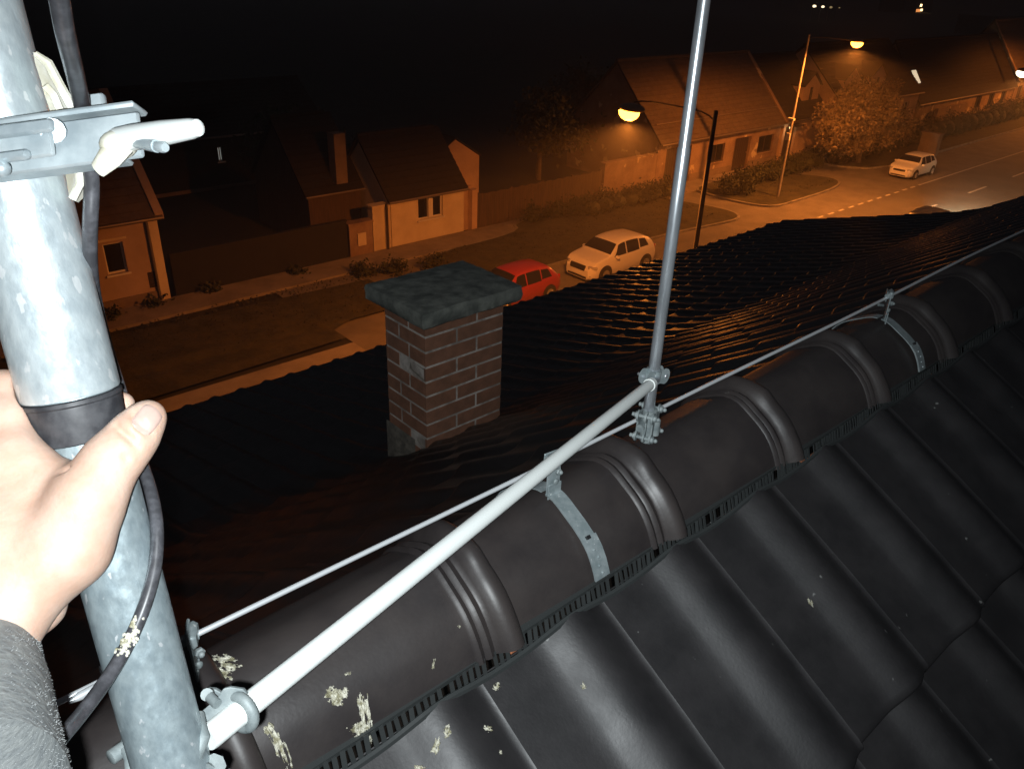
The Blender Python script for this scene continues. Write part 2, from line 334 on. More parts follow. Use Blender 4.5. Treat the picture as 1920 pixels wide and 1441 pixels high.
def house(name, label, x0, x1, depth, eave, ridge, wallm, roofm, ops, over=0.28, plinth=0.5, gable_over=0.18, Yf=YF, chimneys=(), group='houses across the street', coping=None, gutter=True):
    """eave, ridge: z values; ops: (x0,x1,z0,z1,kind)"""
    h = thing(name, ((x0+x1)/2, Yf+depth/2, G), label, 'house', group)
    b = MB(); wall_open(b, x0, x1, G, eave, Yf, ops)
    Yr = Yf+depth/2; Yb = Yf+depth
    for X in (x0, x1): b.add([(X, Yf, G), (X, Yb, G), (X, Yb, eave), (X, Yr, ridge-0.12), (X, Yf, eave)], [(0, 1, 2, 3, 4)])
    b.add([(x0, Yb, G), (x1, Yb, G), (x1, Yb, eave), (x0, Yb, eave)], [(0, 1, 2, 3)])
    b.build('wall', wallm, h, smooth=False)
    b = MB()   # plinth bands between doors
    segs = [x0]; 
    for o in sorted([o for o in ops if o[4] in ('door', 'gate')]): segs += [o[0]-.05, o[1]+.05]
    segs.append(x1)
    for i in range(0, len(segs), 2):
        if segs[i+1]-segs[i] > .1: b = MB(); b.bb(segs[i]+.003, segs[i+1]-.003, Yf-0.05, Yf-0.002, G, G+plinth); b.build('plinth', 'plaster_grey', h, smooth=False)
    sl = (ridge-eave)/(Yr-Yf); b = MB(); n = 26
    # roof slopes with tile courses as real steps
    L_ = math.hypot(Yr-Yf+over, (Yr-Yf+over)*sl); nc = max(6, int(L_/0.33)); P = []
    ux = Vector((0, (Yr-Yf+over), (Yr-Yf+over)*sl)).normalized(); nrm = Vector((0, -ux.z, ux.y))
    base = Vector((0, Yf-over, eave-over*sl+0.06))
    for side in (0, 1):
        for k in range(nc):
            a = base+ux*(L_*k/nc)+nrm*0.045; c = base+ux*(L_*(k+1)/nc)+nrm*0.008; a2 = a-nrm*0.04
            pts = []
            for X in (x0-gable_over, x1+gable_over):
                for q in (a2, a, c):
                    yy = q.y if side == 0 else 2*Yr-q.y; pts.append((X, yy, q.z))
            b.add(pts, [(0, 3, 4, 1), (1, 4, 5, 2)])
        lo = base-nrm*0.10; hi = base+ux*L_-nrm*0.10; tp = base+ux*L_
        pp = [(X, (q.y if side == 0 else 2*Yr-q.y), q.z) for X in (x0-gable_over, x1+gable_over) for q in (base, tp, hi, lo)]
        b.add(pp, [(0, 1, 2, 3), (4, 7, 6, 5), (3, 2, 6, 7), (0, 3, 7, 4)])
    r = b.build('roof', roofm, h, smooth=False)
    b = MB(); nr = int((x1-x0+2*gable_over)/0.4)
    for k in range(nr):
        X = x0-gable_over+k*0.4; b.tube([(X, Yr, ridge+0.06), (X+0.42, Yr, ridge+0.07)], [0.11, 0.13], 8)
    b.build('ridge_cap', roofm, r)
    for (cx, cz) in chimneys:
        b = MB(); b.bb(cx-.3, cx+.3, Yr-.28, Yr+.28, ridge-.6, cz); b.bb(cx-.37, cx+.37, Yr-.35, Yr+.35, cz, cz+.10); b.build('chimney', 'plaster_grey', r, smooth=False)
    if gutter:
        b = MB(); b.tube([(x0-gable_over, Yf-over-0.06, eave-over*sl+0.01), (x1+gable_over, Yf-over-0.06, eave-over*sl+0.01)], 0.06, 8)
        b.build('gutter', 'trim_metal', h)
    if coping:
        for X in coping:
            b = MB(); q = base+ux*L_
            for side in (0, 1):
                ya, yb = (base.y, q.y) if side == 0 else (2*Yr-base.y, q.y)
                b.prism([(X-.16, ya, base.z-.12), (X-.16, yb, q.z-.12), (X-.16, yb, q.z+.13), (X-.16, ya, base.z+.13)], (1, 0, 0), .32)
            b.build('gable_coping', wallm, h, smooth=False)
    for (X0, X1, Z0, Z1, kind) in ops:
        if kind.startswith('win'):
            pane = 'lit_pane' if kind == 'win_lit' else 'dark_glass'; fm = 'dark_wood' if kind == 'win_dark' else 'white_frame'
            w_ = MB(); t = .07; Yw = Yf+.12
            w_.bb(X0, X0+t, Yw, Yw+.06, Z0, Z1); w_.bb(X1-t, X1, Yw, Yw+.06, Z0, Z1); w_.bb(X0+t, X1-t, Yw, Yw+.06, Z0, Z0+t); w_.bb(X0+t, X1-t, Yw, Yw+.06, Z1-t, Z1)
            xm = (X0+X1)/2
            if kind == 'win_two': w_.bb(xm-.13, xm+.13, Yf-.005, Yw+.065, Z0+t, Z1-t)
            elif kind != 'win_one': w_.bb(xm-.035, xm+.035, Yw, Yw+.055, Z0+t, Z1-t)
            wo = w_.build('window', fm, h, smooth=False)
            p = MB(); p.bb(X0+.01, X1-.01, Yw+.03, Yw+.045, Z0+.01, Z1-.01); p.build('pane', pane, wo, smooth=False)
            s_ = MB(); s_.bb(X0-.08, X1+.08, Yf-.08, Yf+.11, Z0-.07, Z0-.003); s_.build('sill', 'white_frame' if fm == 'white_frame' else 'plaster_peeling', wo, smooth=False)
        elif kind in ('door', 'gate'):
            d = MB(); Yd = Yf+.18; nb = max(3, int((X1-X0)/.22)); wv = (X1-X0)/nb
            for k in range(nb): d.bb(X0+k*wv+.008, X0+(k+1)*wv-.008, Yd, Yd+.05, Z0, Z1)
            d.bb(X0, X1, Yd+.03, Yd+.06, Z0, Z1)
            do = d.build('door', 'dark_wood', h, smooth=False)
            k_ = MB(); k_.ball((X1-.15, Yd-.04, (Z0+Z1)/2), .05); k_.build('handle', 'trim_metal', do)
    return h
def op(px0, py0, px1, py1, kind, Y=YF):
    a = PY(px0, py0, Y); c = PY(px1, py1, Y); return (min(a.x, c.x), max(a.x, c.x), min(a.z, c.z), max(a.z, c.z), kind)
def opx(x0, x1, h0, h1, kind): return (x0, x1, G+h0, G+h1, kind)
# left brown house beside the mast
hA = house('house', 'brown plastered house with small square window and wall vent, left of the dark yard wall', 1.8, 9.75, 7.2, G+3.70, G+7.4, 'plaster_brown', 'house_roof_red',
      [op(191, 459, 241, 509, 'win_one'), opx(3.0, 4.1, 1.35, 2.65, 'win_one')], coping=(9.82,))
vo = op(276, 511, 308, 534, 'vent'); vx, vz, vw, vh = (vo[0]+vo[1])/2, (vo[2]+vo[3])/2, vo[1]-vo[0], vo[3]-vo[2]
b = MB()
for k in range(7): b.box((vx, YF-.02, vz-vh*.42+vh*.14*k), (vw*.9, .03, .035), Matrix.Rotation(.5, 3, 'X'))
b.bb(vx-vw/2, vx+vw/2, YF-.015, YF-.003, vz-vh/2, vz+vh/2); b.build('wall_vent', 'dark_wood', hA, smooth=False)
b = MB(); b.bb(9.42, 9.76, YF-.09, YF-.003, G, G+3.55); b.build('corner_pilaster', 'plaster_cream', hA, smooth=False)
wo_ = op(191, 459, 241, 509, 'w'); b = MB(); b.bb(wo_[0]-.15, wo_[1]+.15, YF-.05, YF-.003, wo_[3]+.10, wo_[3]+.19); b.build('window_moulding', 'plaster_cream', hA, smooth=False)
b = MB(); b.tube([(9.36, YF-.10, G+3.5), (9.36, YF-.10, G+.2)], .045, 8); b.build('downpipe', 'trim_metal', hA)
# dark yard wall
yw = thing('yard_wall', (14.0, YF, G), 'long dark unlit yard wall between the brown house and the cream house', 'wall')
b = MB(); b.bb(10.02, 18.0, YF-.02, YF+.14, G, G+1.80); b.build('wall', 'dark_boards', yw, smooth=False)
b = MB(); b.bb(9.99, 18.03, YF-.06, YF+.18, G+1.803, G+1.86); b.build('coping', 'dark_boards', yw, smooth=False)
# gate pillar with post box
gp = thing('gate_pillar', (18.7, YF, G), 'low plastered gate pillar with pale post box at left corner of the cream house', 'pillar')
b = MB(); b.bb(18.1, 19.35, YF-.05, YF+.4, G, G+1.55); b.bb(18.05, 19.4, YF-.1, YF+.45, G+1.553, G+1.65); b.build('pillar', 'plaster_peeling', gp, smooth=False)
b = MB(); b.bb(18.5, 18.95, YF-.12, YF-.053, G+.55, G+1.15); b.build('post_box', 'plaster_cream', gp, smooth=False, bevel=.01)
# white house
hB = house('house', 'small cream house with white double window and black roof', 20.45, 24.85, 4.8, G+2.42, G+4.9, 'plaster_cream', 'house_roof',
      [opx(22.02, 23.52, 1.15, 2.20, 'win_two')], plinth=.12, over=.12)
b = MB(); b.tube([(20.15, YF-.1, G+2.3), (20.15, YF-.1, G+.1)], .06, 8); b.build('downpipe', 'dark_wood', hB)
b = MB(); b.bb(19.45, 20.44, YF+.05, YF+.45, G, G+2.15); b.bb(19.4, 20.44, YF-.02, YF+.5, G+2.153, G+2.25); b.build('side_wall', 'plaster_cream', hB, smooth=False)
b = MB(); b.bb(24.73, 25.65, YF+.35, YF+.6, G, G+2.25); b.build('porch_wall', 'plaster_pink', hB, smooth=False)
b = MB(); b.bb(25.4, 25.75, YF, YF+.33, G, G+2.15); b.build('gate_post', 'plaster_pink', hB, smooth=False)
# lean roof on the left flank with a pale chimney stack, a dim shape over the dark yard
hB2 = house('house', 'dim annex with pale chimney stack behind the gate pillar, left of the cream house', 17.4, 20.2, 5.5, G+2.6, G+5.6, 'fence_boards', 'house_roof', [], Yf=33.2, over=.1)
b = MB(); b.bb(18.9, 19.5, 33.1, 33.7, G+2.9, G+5.2); b.build('chimney', 'plaster_grey', hB2, smooth=False)
# outbuilding deep in the dark yard with a lit window strip
LW = op(407, 276, 420, 302, 'win_lit', 46.0); LW = (LW[0], LW[1], max(LW[2], G+.5), LW[3], 'win_lit')
print('LW', LW)
hO = house('outbuilding', 'dark outbuilding with one pale lit window strip, deep in the unlit yard', 12.6, 25.5, 6, G+3.2, G+5.4, 'dark_boards', 'house_roof', [LW], Yf=46, plinth=.2, group=None)
for ch in hO.children:
    if ch.name.startswith('window'):
        for g_ in ch.children:
            if g_.name.startswith('pane'): g_.data.materials[0] = M['lit_pane_cold']
hO['category'] = 'outbuilding'
# board fence
fe = thing('board_fence', (30.4, YF, G), 'long brown vertical board fence right of the cream house', 'fence')
b = MB(); x = 25.8
while x < 35.25:
    hh = 1.86+.03*math.sin(x*9)+rng.uniform(-.02, .02); b.bb(x, x+.115, YF+.05, YF+.075, G+.08, G+hh); x += .128
b.build('boards', 'fence_boards', fe, smooth=False)
b = MB(); b.bb(25.78, 35.3, YF+.078, YF+.13, G+.4, G+.48); b.bb(25.78, 35.3, YF+.078, YF+.13, G+1.5, G+1.58); b.build('rail', 'fence_boards', fe, smooth=False)
for k in range(5): b = MB(); b.bb(25.85+k*2.33, 25.97+k*2.33, YF+.131, YF+.25, G, G+1.9); b.build('post', 'fence_boards', fe, smooth=False)
# plaster wall between fence and long house
pw = thing('plaster_wall', (37.8, YF, G), 'peeling plaster garden wall between the board fence and the long lit house', 'wall')
b = MB(); b.bb(35.4, 40.2, YF-.02, YF+.3, G, G+2.2); b.build('wall', 'plaster_peeling', pw, smooth=False)
b = MB(); b.bb(35.36, 40.21, YF-.07, YF+.35, G+2.203, G+2.28); b.build('coping', 'plaster_peeling', pw, smooth=False)
# long lit house
zb = lambda x, y: (1120+x/3.793, 60+y/3.793)
def opb(x0, y0, x1, y1, kind): return op(*zb(x0, y0), *zb(x1, y1), kind)
w1 = opb(812, 812, 888, 935, 'win_dark'); w2 = opb(1152, 750, 1235, 858, 'win_dark'); d1 = opb(985, 760, 1060, 962, 'door'); g1 = opb(500, 800, 640, 1050, 'gate')
fixop = lambda o, z0, z1: (o[0], o[1], G+z0, G+z1, o[4])
hC = house('house', 'long lit house with broad orange roof, dark gateway, peeling wall and two dark windows', 40.25, 54.3, 7.8, G+3.18, G+7.2, 'plaster_peeling', 'house_roof_red',
      [fixop(g1, 0.0, 2.45), fixop(w1, 0.95, 2.15), fixop(d1, .05, 2.30), fixop(w2, .95, 2.15)], over=.35, plinth=.55, coping=(54.4,))
b = MB(); b.tube([(40.4, YF+.5, G+3.18+.72), (54.2, YF+.5, G+3.18+.72)], .035, 6)
b.build('snow_guard', 'trim_metal', hC, smooth=False)
# house with dormer
def dormer(h, cx, w_, z0, zs, zt, Yd, wallm, depth=2.2):
    d = MB(); ww = .42
    d.add([(cx-w_/2, Yd, z0), (cx-ww/2, Yd, z0), (cx-ww/2, Yd, zs-.1), (cx-w_/2, Yd, zs), (cx+ww/2, Yd, z0), (cx+w_/2, Yd, z0), (cx+w_/2, Yd, zs), (cx+ww/2, Yd, zs-.1), (cx, Yd, zt)],
          [(0, 1, 2, 3), (4, 5, 6, 7), (3, 2, 7, 6, 8)])
    d.add([(cx-w_/2, Yd, z0), (cx-w_/2, Yd+depth, z0), (cx-w_/2, Yd+depth, zs), (cx-w_/2, Yd, zs)], [(0, 1, 2, 3)])
    d.add([(cx+w_/2, Yd, z0), (cx+w_/2, Yd+depth, z0), (cx+w_/2, Yd+depth, zs), (cx+w_/2, Yd, zs)], [(0, 1, 2, 3)])
    do = d.build('dormer', wallm, h, smooth=False)
    p = MB(); p.bb(cx-ww/2, cx+ww/2, Yd+.06, Yd+.09, z0+.1, zs-.12); p.build('pane', 'dark_glass', do, smooth=False)
    r = MB()
    for sg in (-1, 1):
        r.prism([(cx, Yd-.15, zt+.10), (cx+sg*(w_/2+.15), Yd-.15, zs-.02), (cx+sg*(w_/2+.15), Yd-.15, zs+.06), (cx, Yd-.15, zt+.18)], (0, 1, 0), depth+.2)
    r.build('dormer_roof', 'house_roof', do, smooth=False)
hD = house('house', 'narrow pink house with one gabled dormer and porch lamp over its dark door', 54.7, 60.6, 7.6, G+3.15, G+6.9, 'plaster_pink', 'house_roof',
      [opx(55.0, 56.5, .1, 2.5, 'door')], plinth=.4)
dormer(hD, 59.0, 2.3, G+3.45, G+5.0, G+5.85, YF+.75, 'plaster_pink', 3)
b = MB(); b.bb(55.2, 56.5, YF-.7, YF-.003, G+2.56, G+2.63); b.build('door_canopy', 'dark_wood', hD, smooth=False)
b = MB(); b.ball((55.2, YF-.25, G+2.45), .09); b.build('porch_lamp', 'porch_bulb', hD)
hE = house('house', 'pale house with two gabled dormers behind the big street tree', 62.6, 76.8, 8, G+3.7, G+7.4, 'plaster_pink', 'house_roof',
      [opx(65, 66.2, 1.2, 2.6, 'win'), opx(69, 70.2, 1.2, 2.6, 'win'), opx(74.0, 75.2, 1.4, 2.8, 'win')], plinth=.5)
dormer(hE, 65.2, 2.6, G+3.9, G+5.1, G+6.0, YF+.75, 'plaster_pink', 3); dormer(hE, 69.7, 2.6, G+3.9, G+5.1, G+6.0, YF+.75, 'plaster_pink', 3)
b = MB(); b.bb(60.7, 62.5, YF+.1, YF+.35, G, G+1.9); tag(b.build('plaster_wall', 'plaster_pink', loc=(61.5, YF, G), smooth=False), 'low pink plaster wall joining the narrow pink house and the house behind the tree', 'wall')
hF = house('house', 'long low house with tall black roof, small glowing roof window and pale street wall', 77.1, 101.0, 6.6, G+2.75, G+7.3, 'plaster_peeling', 'house_roof',
      [opx(90.9+k*3.4, 92.3+k*3.4, .9, 2.1, 'win_dark') for k in range(3)], plinth=.5)
b = MB(); b.bb(80.6, 87.4, YF-.55, YF-.25, G, G+1.8); tag(b.build('plaster_wall', 'plaster_peeling', loc=(84, YF, G), smooth=False), 'low peeling garden wall in front of the long low black-roofed house', 'wall')
kk = (7.3-2.75)/3.3; ux = Vector((0, 1, kk)).normalized(); nn = Vector((0, -kk, 1)).normalized()
sk = MB(); cc = Vector((78.0, YF+1.25, G+2.75+1.25*kk))+nn*.12
sk.rbox(cc, Vector((1, 0, 0)), ux, nn, (.75, 1.25, .10), .02); sk.build('roof_window', 'lit_pane', hF, smooth=False)
hG = house('house', 'tall lit house at the right photo edge, bright gable above the black roof', 101.3, 124, 8.0, G+3.3, G+8.6, 'plaster_peeling', 'house_roof_red',
      [opx(102.4+k*3.4, 103.8+k*3.4, 1.0, 2.4, 'win_dark') for k in range(5)], plinth=.5, coping=(101.3,))
# shed with a pale gable behind the cream house
sh = thing('shed', (27.6, 35.2, G), 'small shed gable standing behind the right end of the cream house roof', 'shed')
b = MB(); b.prism([(25.9, 35.0, G), (29.2, 35.0, G), (29.2, 35.0, G+2.7), (27.5, 35.0, G+3.75), (25.9, 35.0, G+2.8)], (0, 1, 0), 3.0); b.build('wall', 'plaster_pink', sh, smooth=False)
b = MB()
for X0, Z0, X1, Z1 in ((27.5, 3.80, 29.35, 2.66), (27.5, 3.80, 25.7, 2.70)): b.prism([(X0, 34.96, G+Z0), (X1, 34.96, G+Z1), (X1, 34.96, G+Z1+.08), (X0, 34.96, G+Z0+.08)], (0, 1, 0), 3.1)
b.build('roof', 'house_roof', sh, smooth=False)

# distant building with orange shop light, distant lamps
a = PY(1724, 15, 150)
fb = thing('distant_building', (a.x, 150, G), 'far dark building with bright orange lit openings at the top of the photo', 'building')
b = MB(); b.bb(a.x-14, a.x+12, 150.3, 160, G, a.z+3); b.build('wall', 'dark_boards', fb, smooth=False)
for dx0, dx1, dz0, dz1, m_ in ((-1.8, 1.6, -1.5, -.5, 'shop_glow'), (1.9, 3.6, -1.2, -.4, 'porch_bulb'), (.7, 2.2, .4, 1.3, 'porch_bulb')):
    b = MB(); b.bb(a.x+dx0, a.x+dx1, 150.1, 150.28, a.z+dz0, a.z+dz1); b.build('lit_opening', m_, fb, smooth=False)
a = PY(1898, 39, 80)
fc = thing('distant_building', (a.x, 80, G), 'far dark building with one small red light near the top right corner', 'building')
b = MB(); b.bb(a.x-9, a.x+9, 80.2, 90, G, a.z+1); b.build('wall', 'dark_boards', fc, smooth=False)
b = MB(); b.bb(a.x-.9, a.x+.9, 80.05, 80.19, a.z-.25, a.z+.25); b.build('red_light', 'red_signal', fc, smooth=False)
for (px, py, m_, lab, r_) in ((1527, 12, 'far_lamp', 'brightest and leftmost of the tiny far lamps at the top', .48), (1543, 13, 'far_lamp', 'second of the tiny far lamps at the top, warm yellow', .42), (1558, 14, 'far_lamp_dim', 'third of the tiny far lamps at the top, dimmer', .42), (1574, 15, 'far_lamp_dim', 'faint fourth of the tiny far lamps at the top', .20)):
    a = PY(px, py, 130.0)
    t = thing('street_lamp', (a.x, 130, G), lab, 'street lamp', 'far street lamps')
    b = MB(); b.tube([(a.x, 130.6, G), (a.x, 130.6, a.z+.25), (a.x, 130, a.z+.4)], .09, 6); b.build('pole', 'pole_dark', t)
    b = MB(); b.ball(a, r_, (1.3, 1, .7)); b.build('lamp_glass', m_, t)

# ================================================================= STREET LAMPS
def street_lamp(base, top_z, arm_dir, arm_len, lamp_z, label, power, col, bowl, pole_r=.07, polem='pole_grey', dark=False, extra=False):
    bx, by = base; t = thing('street_lamp', (bx, by, G), label, 'street lamp', 'tall lamps along the street')
    b = MB(); b.tube([(bx, by, G), (bx, by, G+2.2), (bx, by, top_z)], [pole_r*1.3, pole_r*1.1, pole_r*.8], 12); b.build('pole', polem, t)
    d = Vector(arm_dir).normalized(); a0 = Vector((bx, by, top_z-.35)); e = Vector((bx, by, 0))+d*arm_len; e.z = lamp_z+.22
    pts = []
    for u, dz in ((0, -.26), (.06, -.16), (.15, -.09), (.3, -.07), (.5, -.065), (.72, -.07), (.85, -.10), (.95, -.17)):
        pts.append(Vector((bx, by, top_z+dz))+d*arm_len*u)
    b = MB(); b.tube(pts, .020, 8); b.build('arm', 'pole_dark', t)
    L0 = Vector((e.x, e.y, lamp_z)); side = Vector((-d.y, d.x, 0))
    b = MB(); b.ball(L0+Vector((0, 0, .10))-d*.10, .40, (1, 1, .34), 16, 8)
    for i, v in enumerate(b.v):
        q = v-L0; al = q.dot(d); sd = q.dot(side); b.v[i] = L0+d*al*1.05+side*sd*.62+Vector((0, 0, max(q.z, .03)))
    b.build('housing', 'trim_metal', t)
    b = MB(); b.ball(L0, .34, (1, 1, .75), 16, 8)
    for i, v in enumerate(b.v):
        q = v-L0; al = q.dot(d); sd = q.dot(side); b.v[i] = L0+d*al+side*sd*.72+Vector((0, 0, min(q.z, .02)))
    b.build('lamp_bowl', bowl, t)
    if extra:
        b = MB(); b.bb(bx-.22, bx-.10, by-.12, by+.12, G+3.6, G+4.0); b.build('junction_box', 'white_frame', t, smooth=False)
        b = MB(); b.bb(bx-.26, bx-.08, by-.2, by+.2, G+4.75, G+4.87); b.build('bracket', 'white_frame', t, smooth=False)
    lt = light('sodium_light', 'SPOT', L0-Vector((0, 0, .30)), power, col, .10, spot=168, aim=(0, 0, -1), blend=.30)
    light('bowl_glow', 'POINT', L0-Vector((0, 0, .42)), power*.022, col, .16)   # light the refractor bowl throws sideways
    return t
street_lamp((18.06, 12.2), -3.2, (0, 1, 0), 2.87, -3.64, 'near sodium street lamp with dark pole and orange glowing bowl, left of the steel rod', 7000, SODIUM, 'sodium_bowl', polem='pole_dark')
street_lamp((45.1, 25.05), -3.1, (0, -1, 0), 2.9, -3.28, 'tall pale pole with orange sodium lamp in front of the long lit house', 8000, SODIUM, 'sodium_bowl', extra=True)
street_lamp((49.6, 12.2), -3.5, (0, 1, 0), 2.8, -4.22, 'street lamp with whitish bowl at the right edge of the photo', 3200, (1.0, .33, .07), 'led_bowl')
lp2 = light('porch_light', 'POINT', (55.2, YF-.45, G+2.3), 14, (1, .6, .25), .05)
# a farther sodium lamp down the road lights the furthest row, outside the picture edge
street_lamp((98.0, 25.05), -3.1, (0, -1, 0), 2.9, -3.3, 'unseen far sodium street lamp that lights the furthest long house', 9000, SODIUM, 'sodium_bowl')

# ================================================================= CARS
def car(name, label, paint, L_, W_, H_, suv=True, lit=False):
    t = thing(name, (0, 0, 0), label, 'car', 'cars on the street')
    hw = W_/2; N = 56
    # control profiles along u (0 rear .. 1 front)
    U = np.linspace(0, 1, N)
    ip = lambda xs, ys: np.interp(U, xs, ys)
    sm = lambda a: np.convolve(np.pad(a, 2, mode='edge'), [.1, .2, .4, .2, .1], 'valid')
    if suv:
        top = sm(ip([0, .02, .05, .11, .20, .34, .48, .59, .70, .735, .80, .93, .975, 1.0], [.50, .62, .72, .88, .955, .995, 1.0, .965, .76, .665, .64, .57, .47, .33]))*H_
        belt = sm(ip([0, .03, .10, .4, .72, .80, .93, .975, 1.0], [.48, .60, .66, .615, .60, .60, .56, .49, .34]))*H_
    else:
        top = sm(ip([0, .02, .07, .15, .30, .50, .60, .72, .76, .83, .94, .98, 1.0], [.50, .60, .72, .95, .995, 1.0, .97, .74, .65, .62, .55, .46, .34]))*H_
        belt = sm(ip([0, .03, .10, .4, .74, .83, .94, .98, 1.0], [.46, .58, .64, .605, .59, .59, .53, .45, .32]))*H_
    wid = sm(ip([0, .015, .06, .2, .5, .8, .92, .97, 1.0], [.78, .88, .95, .99, 1.0, .99, .95, .85, .66]))*hw
    bot = ip([0, .05, .1, .9, .96, 1.0], [.30, .22, .19, .17, .17, .20])
    topw = ip([0, .1, .3, .6, .72, .8, 1.0], [.66, .70, .735, .74, .86, .90, .88])
    def sec(i, side):
        w_ = wid[i]; zb, zbe, zt = bot[i], belt[i], top[i]; x = (U[i]-.5)*L_
        gh = max(0.0, (zt-zbe)/(H_*.40)); gh = min(1, gh)
        wt = w_*(1-(1-topw[i])*min(1, gh*1.0)-(.04 if gh > 0 else 0)); wt = min(wt, w_*.97)
        pts = [(x, 0, zb), (x, side*w_*.88, zb), (x, side*w_*.985, zb+.10), (x, side*w_*1.0, (zb+zbe)/2), (x, side*w_*.995, zbe-.10), (x, side*w_*.965, zbe)]
        pts += [(x, side*(w_*.965+(wt-w_*.965)*.33), zbe+(zt-zbe)*.36), (x, side*(w_*.965+(wt-w_*.965)*.7), zbe+(zt-zbe)*.72), (x, side*wt*.985, zbe+(zt-zbe)*.93), (x, side*wt*.86, zt), (x, side*wt*.45, zt+.02*gh), (x, 0, zt+.03*gh)]
        return [Vector(p) for p in pts]
    b = MB()
    for side in (-1, 1):
        P = [sec(i, side) for i in range(N)]
        b.grid(P if side == 1 else [r[::-1] for r in P])
        for e in (0, N-1):
            r = P[e]; b.add(r, [tuple(range(len(r)))])
    body = b.build('body', paint, t, angle=55)
    def at(u, v, side):       # v 0 = belt, 1 = roof side
        i = u*(N-1); i0 = int(min(i, N-2)); f_ = i-i0
        def q(i_):
            s_ = sec(i_, side); A = s_[5:9]; k = v*3; k0 = int(min(k, 2)); return A[k0].lerp(A[k0+1], k-k0)
        return q(i0).lerp(q(i0+1), f_)
    def patch(u0, u1, v0, v1, side, nm, m_, off=.006, u0t=None, u1t=None, par=t):
        b = MB(); P = []
        u0t = u0 if u0t is None else u0t; u1t = u1 if u1t is None else u1t
        for i in range(9):
            row = []
            for j in range(5):
                v = v0+(v1-v0)*j/4; a = u0+(u0t-u0)*j/4; c = u1+(u1t-u1)*j/4
                p = at(a+(c-a)*i/8, v, side); row.append(p+Vector((0, side*off, off*.5)))
            P.append(row)
        b.grid(P); return b.build(nm, m_, par)
    for side in (-1, 1):
        patch(.50, .685, .06, .86, side, 'side_window', 'dark_glass', u1t=.60)
        patch(.30, .485, .06, .86, side, 'side_window', 'dark_glass')
        patch(.15, .285, .14, .80, side, 'side_window', 'dark_glass', u0t=.19)
    # windscreen and rear window
    def across(ua, ub, nm, m_, k=.86, off=.008):
        b = MB(); P = []
        for i in range(8):
            u = ua+(ub-ua)*i/7; ii = u*(N-1); i0 = int(min(ii, N-2)); f_ = ii-i0
            l = sec(i0, -1)[9].lerp(sec(i0+1, -1)[9], f_); r = sec(i0, 1)[9].lerp(sec(i0+1, 1)[9], f_)
            m0 = sec(i0, 1)[11].lerp(sec(i0+1, 1)[11], f_)
            row = []
            for j in range(9):
                s_ = -1+2*j/8; p = Vector((m0.x, l.y*-s_*1.10*k/.86, m0.z-(m0.z-l.z)*abs(s_)**2)); p.z += off; p.x += off if ua > .5 else -off
                row.append(p)
            P.append(row)
        b.grid(P); return b.build(nm, m_, t)
    across(.615, .725, 'windscreen', 'dark_glass'); across(.045, .125, 'rear_window', 'dark_glass', .8)
    # wheels with dark arches
    for u in (.185, .80):
        for side in (-1, 1):
            x = (u-.5)*L_; y = side*(hw-.11); r = .345 if suv else .31
            a = MB(); a.tube([(x, side*(hw-.30), r+.01), (x, side*(hw+.004), r+.01)], r*1.20, 20); a.build('wheel_arch', 'car_trim', t)
            w_ = MB(); w_.tube([(x, y-.10, r), (x, y-.085, r), (x, y+.085, r), (x, y+.10, r)], [r*.9, r, r, r*.9], 24)
            for i, v in enumerate(w_.v): w_.v[i] = Vector((v.x, v.y+side*.035, v.z))
            wo = w_.build('wheel', 'tyre', t)
            q = MB(); q.tube([(x, y+side*.13, r), (x, y+side*.142, r)], r*.62, 20)
            for k in range(5):
                an = 2*PI*k/5; q.tube([(x, y+side*.145, r), (x+math.cos(an)*r*.58, y+side*.145, r+math.sin(an)*r*.58)], .03, 5)
            q.build('rim', 'rim', wo)
    xf = L_/2
    g_ = MB(); g_.rbox((xf-.035, 0, .52*H_*.78), Vector((0, 1, 0)), Vector((-.18, 0, 1)).normalized(), Vector((1, 0, .18)).normalized(), (hw*.95, .24 if suv else .14, .10), .03); g_.build('grille', 'car_trim', t)
    g_ = MB(); g_.rbox((xf-.03, 0, .27), Vector((0, 1, 0)), Vector((0, 0, 1)), Vector((1, 0, 0)), (hw*1.25, .12, .08), .03); g_.build('lower_intake', 'car_trim', t)
    g_ = MB(); g_.box((xf+.022, 0, .40), (.012, .50, .11)); g_.build('number_plate', 'plate_white', t, smooth=False)
    for side in (-1, 1):
        h_ = MB(); ax = Vector((-.55, side*.83, 0)).normalized(); ay = Vector((0, 0, 1)); az = ax.cross(ay)
        h_.rbox((xf-.20, side*hw*.80, .50*H_*.82+.06), ax, ay, az, (.42, .13, .12), .03); h_.build('headlight', 'head_beam' if lit else 'lamp_lens', t)
        h_ = MB(); h_.rbox((-xf+.17, side*hw*.80, .58*H_), Vector((1, 0, 0)), Vector((0, 0, 1)), Vector((0, 1, 0)), (.22, .22, .10), .03); h_.build('tail_light', 'tail_red', t)
        m_ = MB(); m_.rbox((.165*L_, side*(hw+.09), belt[40]+.06), Vector((1, 0, 0)), Vector((0, 1, 0)), Vector((0, 0, 1)), (.14, .20, .13), .04); m_.build('mirror', paint, t)
        f_ = MB(); f_.rbox((xf-.10, side*hw*.66, .36), Vector((0, 1, 0)), Vector((0, 0, 1)), Vector((1, 0, 0)), (.24, .07, .06), .02); f_.build('fog_lamp', 'lamp_lens', t)
    s_ = MB(); s_.box((0, 0, .20), (L_*.80, W_*.93, .08)); s_.build('sill', 'car_trim', t, smooth=False)
    return t
c = car('parked_car', 'white parked SUV facing left behind the red car, half hidden by the tiled roof edge', 'car_white', 4.48, 1.86, 1.66); c.location = (26.9, 22.65, G); c.rotation_euler = (0, 0, PI)
